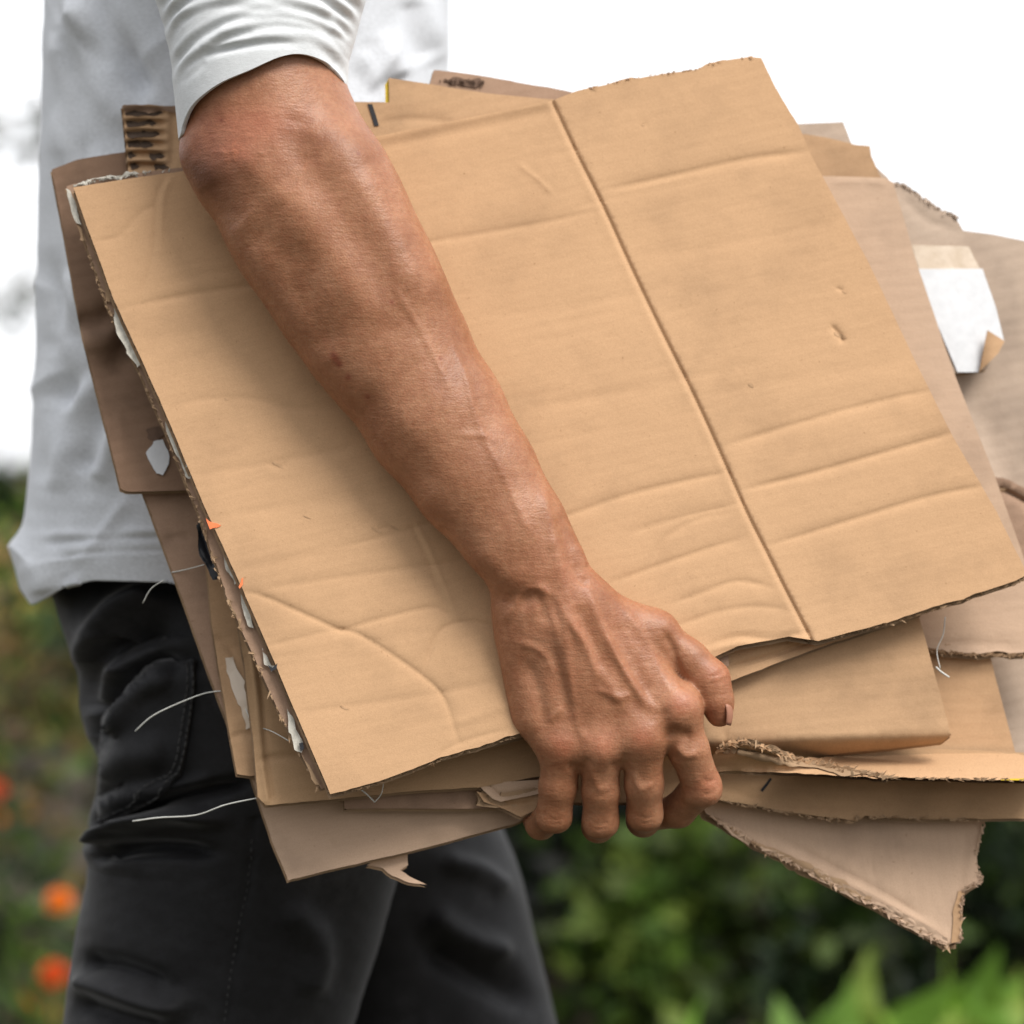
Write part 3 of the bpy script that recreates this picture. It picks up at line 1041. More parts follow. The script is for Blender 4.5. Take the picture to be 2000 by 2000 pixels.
for k, pl in enumerate([
        [(128, 368), (137, 372), (150, 408), (160, 440), (150, 436), (138, 405)],
        [(220, 588), (230, 600), (240, 640), (262, 660), (276, 712), (268, 718), (247, 690), (230, 655), (222, 620)],
        [(322, 818), (331, 826), (352, 870), (374, 925), (378, 940), (366, 934), (345, 890), (326, 845)],
        [(430, 1065), (440, 1075), (453, 1110), (468, 1138), (458, 1142), (442, 1115)],
        [(470, 1160), (479, 1170), (492, 1215), (499, 1232), (486, 1224), (474, 1190)],
        [(510, 1262), (521, 1280), (530, 1300), (541, 1300), (530, 1312), (516, 1298)],
        [(560, 1383), (572, 1400), (578, 1425), (592, 1450), (589, 1470), (575, 1464), (564, 1430)]]):
    patch('torn_paper', A2, pl, fA2, TORN_WHITE, 0.0020, 2.6, 5, 150 + k, bulge=lambda q: 0.0006 + 0.0007 * waves(q, 22, 6, 3), step=3)
for k, pl in enumerate([[(205, 560), (212, 565), (216, 590), (208, 588)], [(385, 945), (394, 960), (404, 1000), (396, 1002), (388, 975)], [(590, 1475), (600, 1490), (626, 1535), (616, 1532)], [(150, 440), (158, 444), (164, 470), (156, 468)]]):
    patch('torn_fibre', A2, pl, fA2, CORE, 0.0020, 2.6, 5, 170 + k, step=3)
patch('orange_scrap', A2, [(402, 1012), (410, 1034), (426, 1030), (432, 1026), (414, 1020)], fA2, ORANGE, 0.0085, 1.5, 5, 180, step=3)
patch('orange_scrap', A2, [(466, 1146), (472, 1130), (475, 1128), (474, 1142), (468, 1150)], fA2, ORANGE, 0.0085, 1, 5, 181, step=3)
patch('dark_scrap', A2, [(522, 1298), (532, 1304), (542, 1295), (540, 1306), (530, 1311)], fA2, BLACKP, 0.0085, 1, 5, 182, step=3)
patch('dark_scrap', A2, [(584, 1452), (592, 1450), (594, 1462), (587, 1468)], fA2, BLACKP, 0.0045, 1, 5, 183, step=3)
torn_strip(A2, [(150, 361), (170, 355), (176, 358)], fA2, 8, TORN_WHITE, 51, 0.0015)
torn_strip(A2, [(180, 352), (215, 345), (240, 343), (268, 338)], fA2, 8, TORN_WHITE, 52, 0.0015)

def fray(parent, path, fY, m, seed, n=160, ln=8, wd=2.2, off=0.001, spread=4, name='frayed_edge'):
    """torn paper fibres and little flakes standing off a torn edge"""
    r = np.random.default_rng(seed)
    path = smooth_line(path, 8)
    s = np.concatenate([[0], np.cumsum(np.linalg.norm(np.diff(path, axis=0), axis=1))])
    V, F = [], []
    for i in range(int(n * 0.45)):
        t = r.uniform(0, s[-1])
        p = np.array([np.interp(t, s, path[:, k]) for k in (0, 1)]) + r.normal(size=2) * spread * [0.6, 0.6]
        p2 = np.array([np.interp(t + 6, s, path[:, k]) for k in (0, 1)])
        a = math.atan2(p2[1] - p[1], p2[0] - p[0]) + r.normal() * 0.25
        L = ln * 1.25 * r.uniform(0.4, 1.6)
        w = wd * 1.1 * r.uniform(0.3, 1.3)
        d = np.array([math.cos(a), math.sin(a)]) * L
        e = np.array([-math.sin(a), math.cos(a)]) * w
        pts = np.array([p - e, p + e, p + d * 0.6 + e * 0.7, p + d + r.normal(size=2), p + d * 0.5 - e * 0.8])
        Y0 = fY(p[None])[0] - off + r.normal() * 0.0004
        Y = np.array([Y0, Y0, Y0 - r.uniform(0, 0.0012), Y0 - r.uniform(0, 0.002), Y0 - r.uniform(0, 0.001)])
        V.append(lift(pts, Y))
        F.append([i * 5 + k for k in range(5)])
    return mesh_obj(name, np.concatenate(V), F, m, parent, smooth=False)


sheA = (0, 0)
fray(A, [(645, 1553), (740, 1529), (870, 1481), (1000, 1441)], lambda q: fA(q) + 0.0025, CORE, 201, 170, 8, 2.2, 0.0, 2.5)
fray(A, [(1585, 1254), (1725, 1221), (1890, 1170), (2000, 1132)], lambda q: fA(q) + 0.0025, CORE, 202, 170, 8, 2.2, 0.0, 2.5)
fray(A, [(1130, 176), (1240, 152), (1350, 137), (1378, 126), (1420, 117), (1465, 111)], fA, TAN, 203, 80, 6, 1.6, 0.0, 1.5)
fray(A2, [(134, 380), (205, 585), (240, 665), (300, 790), (390, 1010), (440, 1160), (570, 1445), (620, 1535)], fA2, CORE, 204, 330, 9, 2.2, 0.0006, 4)
fray(A2, [(140, 364), (200, 350), (268, 338), (330, 333)], fA2, TORN_WHITE, 205, 60, 8, 2.2, 0.0006, 3)

# ---- sheets at the left, behind
B, fB = sheet('cardboard_sheet', 'weathered dark brown sheet at the left with a deep dent and a white scrap', [(101, 331, 0.6), (150, 312, 0.6), (250, 296, 0.5), (620, 300, 0), (900, 900, 0), (520, 955, 0.5), (248, 960, 0.8), (236, 955, 0.6), (160, 647, 0.5), (127, 466, 0.5)],
              0.042, 0.012, 0.05, 0.004, (BROWN, CORE), jag=0.6, grid=11, seed=31,
              creases=[('v', 6, 20, [(150, 628), (190, 628), (240, 600)]), ('r', 4.5, 26, [(160, 668), (195, 662), (240, 648)]), ('v', 5, 26, [(215, 730), (240, 690), (250, 640)]), ('r', 0.8, 8, [(230, 800), (236, 860), (240, 920)])], flute_deg=-10)
patch('torn_paper', B, [(285, 885), (300, 862), (318, 858), (328, 880), (330, 905), (318, 928), (306, 925), (294, 905)], fB, WHITE_PAPER, 0.0012, 2, 7, 3, 'torn white paper scrap near the lower corner')
patch('stain', B, [(285, 838), (310, 832), (325, 850), (300, 862), (288, 855)], fB, SOOT, 0.0007, 3, 7, 4)

C_, fC = sheet('cardboard_sheet', 'sheet with its liner torn and flute shade painted as dark bars, standing up between sleeve and brown sheet', [(238, 207, 1.5), (290, 204, 2), (349, 210, 1), (560, 220, 0), (620, 700, 0), (300, 660, 0), (258, 400, 0.6)],
               0.030, 0.012, 0.05, 0.004, (TAN2, CORE), jag=0.8, grid=10, seed=32, flute_deg=2,
               creases=[('v', 3.0, 6, [(238, y), (280, y - 2), (325, y + 1)]) for y in (219, 241, 261, 282, 303, 325)] + [('r', 1.2, 6, [(238, y), (280, y - 2), (325, y + 1)]) for y in (230, 251, 271, 292, 314)] + [('v', 2, 7, [(335, 215), (338, 270), (334, 330)])])
for k, (y, xb) in enumerate(((219, 318), (241, 306), (261, 312), (282, 300), (303, 266), (304, 322), (324, 272), (326, 330))):  # dark bars painted in the grooves for the shade between exposed flutes
    xa = (244, 246, 247, 249, 250, 292, 254, 300)[k]
    patch('shade_bar', C_, [(xa, y - 5), ((xa + xb) / 2, y - 7 + k % 2 * 3), (xb - 8, y - 5), (xb, y + 1), (xb - 10, y + 5), ((xa + xb) / 2, y + 6 - k % 2 * 2), (xa + 2, y + 6)], fC, FLUTE_SHADE, 0.0009, 3.2, 4, 60 + k, step=3)
patch('torn_liner', C_, [(238, 207), (350, 208), (352, 222), (320, 216), (290, 222), (262, 215), (242, 222)], fC, MAUVE, 0.0022, 2.5, 5, 69, step=3)

U, fU = sheet('cardboard_sheet', 'long rose brown sheet below the dented brown one, crossing shirt hem and jeans', [(277, 953, 0.6), (362, 935, 0.5), (700, 930, 0), (900, 1500, 0), (500, 1520, 0.5), (463, 1500, 0.5), (445, 1414, 0.5), (404, 1305, 0.5), (357, 1171, 0.5)],
              0.050, 0.012, 0.05, 0.004, (MAUVE, CORE), jag=0.6, grid=20, seed=33, creases=[('v', 1.0, 9, [(320, 1060), (350, 1050), (372, 1058)]), ('v', 1, 14, [(350, 1150), (380, 1250), (430, 1400)])], flute_deg=-8)

V_, fV = sheet('cardboard_sheet', 'narrow tan sheet with a strip of clear tape, left of the thick edged sheet', [(400, 1080, 0.5), (470, 1060, 0), (700, 1300, 0), (700, 1500, 0), (520, 1512, 0.6), (489, 1516, 1.5), (463, 1512, 0.6), (445, 1414, 0.8), (414, 1223, 0.8)],
               0.043, 0.012, 0.05, 0.0038, (TAN2, CORE), jag=0.6, grid=14, seed=34, creases=[('v', 1, 6, [(418, 1240), (445, 1262), (462, 1290)]), ('v', 1, 6, [(452, 1440), (475, 1432), (492, 1440)])])
patch('tape', V_, [(440, 1285, 1), (455, 1283, 2), (462, 1305, 4), (478, 1330, 4), (484, 1370, 3), (492, 1420, 0.5), (480, 1425, 4), (470, 1380, 5), (455, 1350, 5), (442, 1310, 3)], fV, TAPE, 0.001, 1.5, 8, 5, 'torn strip of clear tape')

W, fW = sheet('cardboard_sheet', 'thick edged ochre sheet right under the big tan one, wide bottom lip', [(455, 1160, 0.5), (600, 1150, 0), (1000, 1150, 0), (1080, 1400, 0), (1080, 1512, 1), (947, 1536, 1), (800, 1546, 0.8), (673, 1559, 0.7), (519, 1573, 0.6), (503, 1556, 0.6), (494, 1440, 0.6), (478, 1300, 0.6)],
              0.034, 0.014, 0.05, 0.0055, (OCHRE, CORE), jag=0.7, grid=13, seed=35, warp=0.0008,
              creases=[('v', 1.3, 8, [(505, 1484), (560, 1478), (640, 1480)]), ('r', 1.4, 5, [(482, 1210), (500, 1350), (510, 1480), (522, 1565)], 1), ('v', 1.4, 5, [(495, 1210), (512, 1350), (522, 1480), (532, 1560)], 1)])

X, fX = sheet('cardboard_sheet', 'short thin strip of board between the ochre sheet and the lowest left one', [(672, 1530, 0), (950, 1500, 0), (1060, 1500, 0), (1060, 1570, 1), (947, 1580, 1), (673, 1580, 1)],
              0.044, 0.012, 0.05, 0.0035, (MAUVE, CORE), jag=0.8, grid=16, seed=36)
Yy, fYy = sheet('cardboard_sheet', 'lowest left sheet, pinkish brown, its corner pointing down in front of the thigh', [(480, 1480, 0), (700, 1450, 0), (1035, 1450, 0), (1048, 1590, 0.8), (1000, 1611, 0.8), (780, 1668, 0.8), (570, 1717, 0.8), (563, 1720, 0.5), (530, 1640, 0.6), (492, 1523, 0.6)],
                0.056, 0.012, 0.05, 0.004, (PINK, CORE), jag=0.8, grid=14, seed=37,
                creases=[('r', 0.6, 14, [(540, 1640), (570, 1645), (600, 1640)]), ('v', 0.6, 5, [(640, 1640), (650, 1648), (655, 1660)]), ('r', 0.5, 8, [(505, 1560), (540, 1640), (572, 1712)])])
Z_, fZ = sheet('cardboard_scrap', 'small torn flap hanging under the lowest left sheet', [(716, 1690, 0.5), (770, 1660, 0), (796, 1666, 1), (797, 1690, 1), (782, 1700, 1), (800, 1712, 1), (834, 1728, 0.5), (800, 1724, 1.5), (765, 1710, 1), (748, 1696, 1)],
               0.063, 0.012, 0.05, 0.0015, (PINK, CORE), jag=0.8, grid=8, seed=38, flute=False, extra=lambda q: -0.005 * np.clip((q[:, 1] - 1695) / 30, 0, 1) ** 2, group='loose cardboard scraps')
AA, fAA = sheet('cardboard_scrap', 'light folded strip of board pinched beside the little finger', [(937, 1536, 1), (954, 1530, 0.5), (1060, 1522, 0.5), (1060, 1548, 1), (977, 1566, 1), (962, 1560, 1)],
                0.033, 0.0, 0.05, 0.004, (PINK, CORE), jag=0.8, grid=8, seed=39, creases=[('v', 1.5, 4, [(955, 1532), (980, 1552), (1060, 1538)])], group='loose cardboard scraps')
AB, fAB = sheet('cardboard_scrap', 'dark crumpled fold of board under the light strip beside the little finger', [(930, 1545, 1), (970, 1555, 0.5), (1060, 1545, 0.5), (1060, 1575, 1), (1018, 1596, 1), (985, 1580, 1.5), (945, 1566, 1)],
                0.036, 0.0, 0.05, 0.003, (TAN2, CORE), jag=1.2, grid=8, seed=40, creases=[('v', 2.5, 7, [(940, 1550), (990, 1572), (1050, 1568)])], group='loose cardboard scraps')

# black crushed plastic between the sheets
BPp, fBP = sheet('plastic_scrap', 'crushed black plastic scrap squeezed between sheets below the shirt hem', [(386, 1020, 2), (400, 1015, 2), (425, 1085, 2), (432, 1126, 2), (418, 1128, 3), (405, 1100, 3), (390, 1070, 3)],
                 0.0200, 0.012, 0.05, 0.002, (BLACKP, BLACKP), jag=3, grid=6, seed=41, flute=False, warp=0.003,
                 creases=[('v', 2.5, 5, [(390, 1030), (405, 1070), (425, 1110)]), ('r', 2, 4, [(400, 1040), (412, 1080), (428, 1120)])], group='loose plastic scraps')
BPp['category'] = 'plastic scrap'

# ---- top, right of the sleeve
Dd, fD = sheet('cardboard_sheet', 'tan sheet with a short black line, right of the elbow, behind the big sheet', [(640, 200, 0.4), (693, 199, 0.4), (760, 200, 0.5), (823, 204, 0.5), (890, 218, 0.5), (1100, 230, 0), (1200, 500, 0), (700, 600, 0)],
               0.018, 0.015, 0.05, 0.004, (TAN2, CORE), jag=0.5, grid=18, seed=42, creases=[('v', 0.7, 7, [(740, 240), (800, 232), (890, 238)])])
patch('black_line', Dd, [(718, 203), (727, 203), (740, 245), (731, 246)], fD, BLACK_INK, 0.0006, 0.4, 6, 6)
Ee, fE = sheet('cardboard_sheet', 'tan sheet with a yellow edge standing up above the black line', [(759, 152, 0.5), (845, 165, 0.8), (950, 182, 0.6), (1080, 194, 0.5), (1250, 230, 0), (1250, 500, 0), (800, 500, 0), (763, 300, 0)],
               0.029, 0.02, 0.05, 0.004, (TAN2, CORE), jag=0.7, grid=18, seed=43)
patch('yellow_edge', Ee, [(752, 166), (760, 152), (762, 195), (765, 240), (753, 230)], lambda q: fE(q) + 0.0015, YELLOW, 0.0, 0.4, 8, 7)
Ff, fF = sheet('cardboard_sheet', 'rose brown sheet peeking out highest at the back with a dark torn spot', [(847, 137, 1), (900, 142, 1.2), (1000, 158, 0.8), (1109, 178, 0.6), (1300, 230, 0), (1300, 450, 0), (830, 450, 0), (838, 170, 0.5)],
               0.040, 0.02, 0.05, 0.004, (MAUVE, CORE), jag=0.8, grid=16, seed=44)
patch('torn_spot', Ff, [(866, 156), (885, 150), (910, 158), (938, 152), (944, 164), (930, 172), (900, 166), (880, 166)], fF, SOOT, 0.0008, 2.5, 6, 8, 'dark torn spot in the liner')

# ---- right side, fanned out behind
Gg, fG = sheet('cardboard_sheet', 'grey brown sheet with the topmost square corner behind the big sheet at right', [(1530, 243, 0.4), (1556, 242, 0.4), (1647, 238, 0.4), (1664, 282, 0.4), (1735, 348, 0.4), (1760, 420, 0), (1700, 700, 0), (1500, 500, 0)],
               0.062, 0.02, 0.05, 0.004, (GREY, CORE), jag=0.5, grid=24, seed=45)
Hh, fH = sheet('cardboard_sheet', 'tan sheet with a nicked top right corner, second step of the fan at right', [(1550, 262, 0.5), (1575, 262, 1.5), (1611, 268, 1), (1668, 282, 0.6), (1699, 285, 0.4), (1702, 305, 0.5), (1730, 370, 0.3), (1720, 700, 0), (1500, 500, 0)],
               0.055, 0.02, 0.05, 0.004, (TAN2, CORE), jag=0.5, grid=24, seed=46, creases=[('v', 0.6, 10, [(1585, 300), (1640, 312), (1705, 316)])])
Ii, fI = sheet('cardboard_sheet', 'large pinkish sheet right beside the big tan one, torn along its bottom', [(1560, 343, 0.4), (1618, 344, 0.6), (1730, 348, 0.4), (1745, 357, 0.4), (1792, 518, 0.4), (1864, 730, 0.4), (1942, 927, 0.4), (2000, 1090, 0.4), (2080, 1290, 2), (2000, 1274, 2.5), (1920, 1276, 2.5), (1830, 1268, 2), (1780, 1262, 1), (1690, 1100, 0), (1500, 600, 0)],
               0.045, 0.025, 0.05, 0.0045, (PINK, CORE), shear=(0, 12), jag=0.6, grid=20, seed=47, creases=[('v', 1.0, 9, [(1815, 1262), (1880, 1258), (2000, 1262)]), ('r', 0.5, 6, [(1620, 356), (1680, 354), (1738, 360)])], flute_deg=-5)
Jj, fJ = sheet('cardboard_sheet', 'grey brown sheet with ragged top, carrying tape and the white label', [(1730, 360, 0.5), (1745, 356, 2), (1765, 362, 3), (1800, 385, 3), (1835, 408, 3), (1866, 424, 1), (1882, 452, 0.5), (1919, 524, 0.4), (1960, 650, 0.4), (1925, 722, 1), (1870, 730, 0), (1800, 720, 0)],
               0.066, 0.025, 0.05, 0.004, (GREY, CORE), jag=1, grid=18, seed=48, creases=[('v', 0.8, 9, [(1760, 380), (1810, 430), (1870, 450)])])
patch('clear_tape', Jj, [(1780, 478, 0.6), (1892, 482, 0.6), (1914, 526, 0.3), (1795, 526, 0.3)], fJ, TAPE, 0.0007, 0.5, 12, 9)
lab_o = patch('white_label', Jj, [(1790, 525, 0.3), (1919, 525, 0.3), (1945, 600, 0.3), (1962, 668, 0.5), (1928, 646, 0.3), (1911, 727, 0.4), (1870, 727, 0.4), (1800, 560, 0)], fJ, WHITE_PAPER, 0.0010, 0.3, 12, 10, 'white paper label with a lifted corner')
patch('curled_corner', Jj, [(1929, 645, 0.3), (1962, 666, 0.4), (1950, 690, 0.5), (1912, 727, 0.3)], fJ, TAN2, 0.0035, 0.4, 7, 11, 'curled corner of the label showing brown board fibre', bulge=lambda q: 0.004 * np.sin(np.clip((q[:, 0] - 1910) / 55, 0, 1) * math.pi))
Ll, fL = sheet('cardboard_sheet', 'tall light sheet at the right frame edge behind everything', [(1800, 440, 0), (1880, 450, 0.4), (1935, 457, 0.4), (2000, 470, 0.4), (2200, 520, 0), (2260, 1560, 0), (2060, 1570, 0.5), (1985, 1560, 0), (1930, 1290, 0), (1800, 1000, 0)],
               0.082, 0.025, 0.05, 0.004, (GREY, CORE), jag=0.6, grid=30, seed=49, creases=[('s', 3, 20, [(1870, 740), (1940, 930), (2000, 1090)]), ('v', 1, 30, [(1960, 560), (1990, 800), (2010, 1000)]), ('r', 1.2, 30, [(1960, 1300), (1980, 1420), (2010, 1540)])])
Mm, fM = sheet('cardboard_sheet', 'small torn sheet with a ragged dark edge below the white label', [(1938, 930, 2), (1960, 934, 2), (2000, 952, 2), (2100, 1000, 1), (2100, 1200, 0), (1990, 1120, 0.5), (1960, 1010, 0.5)],
               0.069, 0.025, 0.05, 0.004, (MAUVE, CORE), jag=1.5, grid=20, seed=51, creases=[('v', 4, 5, [(1945, 952), (1975, 965), (2020, 990)])])

# ---- bottom right
A3, fA3 = sheet('cardboard_sheet', 'backing sheet whose pale lower rim shows under the big sheet right of the thumb', [(1300, 1200, 0), (1700, 1100, 0), (1800, 1150, 0), (1800, 1200, 0.8), (1620, 1258, 0.8), (1500, 1302, 0.8), (1424, 1331, 0.8), (1340, 1362, 0.5), (1250, 1390, 0), (1200, 1300, 0)],
                0.0150, 0.018, 0.05, 0.005, (TAN, CORE), jag=0.8, grid=18, seed=52, creases=[('v', 2, 5, [(1424, 1305), (1530, 1272), (1640, 1230)])], extra=a_extra)
Qq, fQ = sheet('cardboard_sheet', 'box flap right of the thumb with a rounded fold along its bottom', [(1050, 1330, 0), (1100, 1200, 0), (1400, 1180, 0), (1750, 1100, 0), (1790, 1190, 0.4), (1800, 1222, 0.4), (1858, 1436, 0.4), (1840, 1450, 0.5), (1700, 1466, 0.4), (1569, 1480, 0.6), (1480, 1475, 0.6), (1350, 1470, 0), (1050, 1475, 0)],
               0.0235, 0.02, 0.05, 0.007, (TAN2, CORE), jag=0.4, grid=10, seed=53, flute_deg=-6, warp=0.0008,
               creases=[('v', 0.9, 6, [(1419, 1425), (1417, 1450), (1420, 1480)])],
               extra=lambda q: 0.030 * np.clip((q[:, 1] - (1434 + (1858 - q[:, 0]) * 0.03)) / 45, 0, 1) ** 1.3, flute=False)
Pp, fP = sheet('cardboard_sheet', 'tan sheet behind the box flap at the lower right, shaded along its top', [(1700, 1200, 0), (1930, 1200, 0), (1936, 1290, 0.4), (1984, 1474, 0.4), (1986, 1500, 0), (1500, 1500, 0), (1500, 1300, 0)],
               0.058, 0.02, 0.05, 0.004, (TAN2, CORE), jag=0.4, grid=20, seed=54, flute_deg=-2)
Rr, fR = sheet('cardboard_sheet', 'sheet seen almost edge on with a crumbly torn edge, right of the index finger', [(1380, 1492, 0), (1399, 1466, 3), (1440, 1446, 4), (1475, 1452, 4), (1518, 1468, 4), (1572, 1484, 3), (1640, 1478, 1), (1776, 1474, 0.8), (1900, 1470, 0.8), (1983, 1472, 0.6), (2060, 1490, 0.5), (2060, 1524, 0.5), (1960, 1524, 1.5), (1850, 1520, 1.5), (1735, 1520, 2.5), (1600, 1512, 2), (1500, 1508, 2), (1400, 1508, 1)],
               0.455, 0.02, 0.90, 0.008, (TAN, CORE), shear=(0, 6), jag=3, grid=6, step=3.5, seed=55, warp=0.001, flute_deg=2,
               creases=[('s', 1.6, 7, [(1400, 1478), (1450, 1466), (1530, 1484), (1620, 1500), (1740, 1510)]), ('r', 2.5, 6, [(1430, 1455), (1480, 1462), (1530, 1476)]), ('v', 2.0, 5, [(1440, 1462), (1500, 1474), (1560, 1490)]), ('v', 1, 7, [(1700, 1490), (1850, 1492), (1980, 1494)])],
               extra=lambda q: -0.065 * np.clip((1505 - q[:, 1]) / 55, 0, 1.2) * np.clip((1640 - q[:, 0]) / 130, 0, 1))
torn_strip(Rr, [(1410, 1468), (1450, 1450), (1500, 1460), (1560, 1482)], fR, 16, CORE, 91, 0.002, 'torn_fibre')
torn_strip(Rr, [(1440, 1470), (1520, 1486), (1620, 1500), (1735, 1516)], fR, 13, CORE, 92, 0.002, 'torn_fibre')
patch('yellow_edge', Rr, [(1955, 1521, 0.4), (2060, 1520, 0.4), (2060, 1525, 0.4), (1955, 1524, 0.4)], fR, YELLOW, 0.0012, 0.3, 6, 12)
Ss, fS = sheet('cardboard_sheet', 'shaded sheet with a pen mark under the crumbly edge', [(1020, 1440, 0), (1300, 1440, 0), (2000, 1470, 0), (2010, 1598, 1.2), (1911, 1600, 1.5), (1800, 1600, 1.5), (1690, 1593, 2), (1670, 1604, 1), (1564, 1590, 1.2), (1404, 1562, 0.8), (1300, 1566, 0.8), (1150, 1568, 0.8), (1020, 1566, 0.8)],
               0.078, 0.02, 0.10, 0.004, (OCHRE, CORE), jag=1, grid=13, seed=56, flute_deg=3, creases=[('v', 1.0, 8, [(1404, 1540), (1520, 1565), (1660, 1578)])])
patch('pen_mark', Ss, [(1485, 1544), (1504, 1519), (1508, 1522), (1490, 1546)], fS, BLACK_INK, 0.0006, 0.4, 5, 13)
Tt, fT = sheet('cardboard_sheet', 'torn triangle of pinkish board hanging lowest at the right, over the greenery', [(1372, 1560, 0), (1500, 1500, 0), (1880, 1520, 0), (1915, 1560, 1), (1919, 1606, 2.2), (1908, 1673, 2), (1916, 1722, 2), (1882, 1741, 2), (1878, 1800, 2), (1876, 1842, 1.2), (1849, 1845, 1.5), (1694, 1758, 4), (1560, 1690, 4), (1468, 1642, 4), (1380, 1590, 3)],
               0.068, 0.02, 0.06, 0.004, (PINK, CORE), shear=(-9, 11), jag=2, grid=11, seed=57, flute_deg=80,
               creases=[('r', 1.2, 8, [(1500, 1645), (1620, 1710), (1700, 1745), (1850, 1830)]), ('v', 1.0, 7, [(1520, 1635), (1640, 1700), (1720, 1742), (1800, 1790)]), ('v', 0.9, 8, [(1888, 1620), (1884, 1680), (1872, 1740)]), ('v', .5, 6, [(1705, 1640), (1702, 1680), (1708, 1720)])])
torn_strip(Tt, [(1470, 1640), (1560, 1688), (1640, 1728), (1700, 1758)], fT, 13, CORE, 93, 0.0015, 'torn_fibre')
torn_strip(Tt, [(1710, 1762), (1780, 1800), (1850, 1842)], fT, 13, PINK, 94, 0.0015, 'torn_fibre')

fray(Rr, [(1399, 1466), (1440, 1448), (1475, 1453), (1518, 1469), (1572, 1486), (1640, 1500), (1735, 1518)], fR, CORE, 211, 420, 11, 2.8, 0.002, 6)
fray(Rr, [(1400, 1470), (1440, 1449), (1518, 1469), (1600, 1492)], fR, TAN, 212, 160, 11, 2.8, 0.003, 5)
fray(Rr, [(1735, 1520), (1850, 1521), (2000, 1524)], fR, CORE, 213, 90, 9, 2, 0.001, 2)
fray(Tt, [(1385, 1592), (1468, 1644), (1560, 1692), (1694, 1762), (1849, 1848)], fT, CORE, 214, 520, 10, 2.6, 0.0008, 5)
fray(Tt, [(1385, 1592), (1468, 1644), (1560, 1692), (1694, 1762), (1849, 1848)], fT, PINK, 215, 220, 12, 2.8, 0.0016, 6)
fray(Tt, [(1876, 1842), (1882, 1741), (1916, 1722), (1908, 1673), (1919, 1606)], fT, PINK, 216, 200, 8, 2.2, 0.0008, 3)
fray(Ss, [(1404, 1563), (1564, 1592), (1670, 1606), (1690, 1595), (1911, 1602)], fS, CORE, 217, 220, 8, 2, 0.0006, 2.5)
fray(Ii, [(1790, 1266), (1830, 1272), (1920, 1280), (2000, 1280)], fI, CORE, 218, 180, 8, 2.4, 0.0, 4)
fray(Jj, [(1745, 356), (1765, 362), (1800, 385), (1835, 408), (1866, 424)], fJ, GREY, 219, 130, 8, 2.4, 0.0, 3)
fray(Ff, [(860, 160), (900, 158), (945, 160)], fF, SOOT, 220, 60, 8, 2.4, 0.001, 5)

for k, pl in enumerate([[(1400, 1598), (1440, 1615), (1470, 1640), (1462, 1652), (1430, 1632)], [(1560, 1682), (1620, 1712), (1690, 1748), (1694, 1766), (1640, 1742), (1580, 1708)], [(1720, 1762), (1780, 1790), (1850, 1832), (1852, 1850), (1790, 1822), (1730, 1784)]]):
    patch('peeled_liner', Tt, pl, fT, PINK, 0.0016, 3.0, 5, 230 + k, bulge=lambda q: 0.0008 * waves(q, 30, 5, 8), step=3)
patch('peeled_liner', Tt, [(1862, 1790), (1872, 1740), (1884, 1742), (1880, 1800), (1878, 1838), (1858, 1842)], fT, TAN2, 0.0008, 2.0, 5, 235, step=3)

# strands of plastic string
def strand(lab, pts, Ys, r=0.0006):
    r *= 0.62
    pts = smooth_line(np.array(pts, float), 6)
    Yv = np.interp(np.linspace(0, 1, len(pts)), np.linspace(0, 1, len(Ys)), Ys)
    v, f = tube(lift(pts, Yv), r, r * 0.8, 6)
    tag(mesh_obj('plastic_strand', v, f, STRING), lab, 'strand', 'frayed plastic strands hanging from the cardboard')


strand('longest pale strand curving over the jeans pocket', [(264, 1428), (300, 1397), (362, 1368), (410, 1352), (462, 1349)], [0.04, 0.032, 0.028, 0.022])
strand('pale strand over the crease under the jeans pocket', [(259, 1604), (310, 1597), (383, 1592), (440, 1572), (505, 1558)], [0.035, 0.026, 0.012, 0.005], 0.00065)
strand('short dull strand over the waist of the jeans', [(279, 1178), (295, 1150), (320, 1133)], [0.04, 0.035, 0.03], 0.0005)
strand('thin strand crossing the rose brown sheet below the shirt hem', [(336, 1118), (365, 1112), (398, 1103)], [0.036, 0.034, 0.012], 0.0005)
strand('thin strand running from the tape to the torn edge of the big sheet', [(462, 1349), (480, 1385), (495, 1415), (530, 1428), (566, 1448)], [0.022, 0.014, 0.006, -0.008], 0.0005)
strand('short bright strand under the bottom corner of the big sheet', [(699, 1538), (715, 1550), (732, 1567)], [0.002, 0, 0.0], 0.0007)
strand('hair-thin strand curling beside the short bright one', [(732, 1567), (745, 1550), (750, 1523)], [0.0, 0, 0.003], 0.0004)
strand('short white strand at the right end of the box flap', [(1828, 1303), (1838, 1312), (1854, 1323)], [0.03, 0.028, 0.026], 0.0009)
strand('thin looped strand hanging over the pinkish sheet at right', [(1846, 1205), (1842, 1240), (1830, 1270), (1836, 1305)], [0.038, 0.036, 0.036, 0.03], 0.0005)

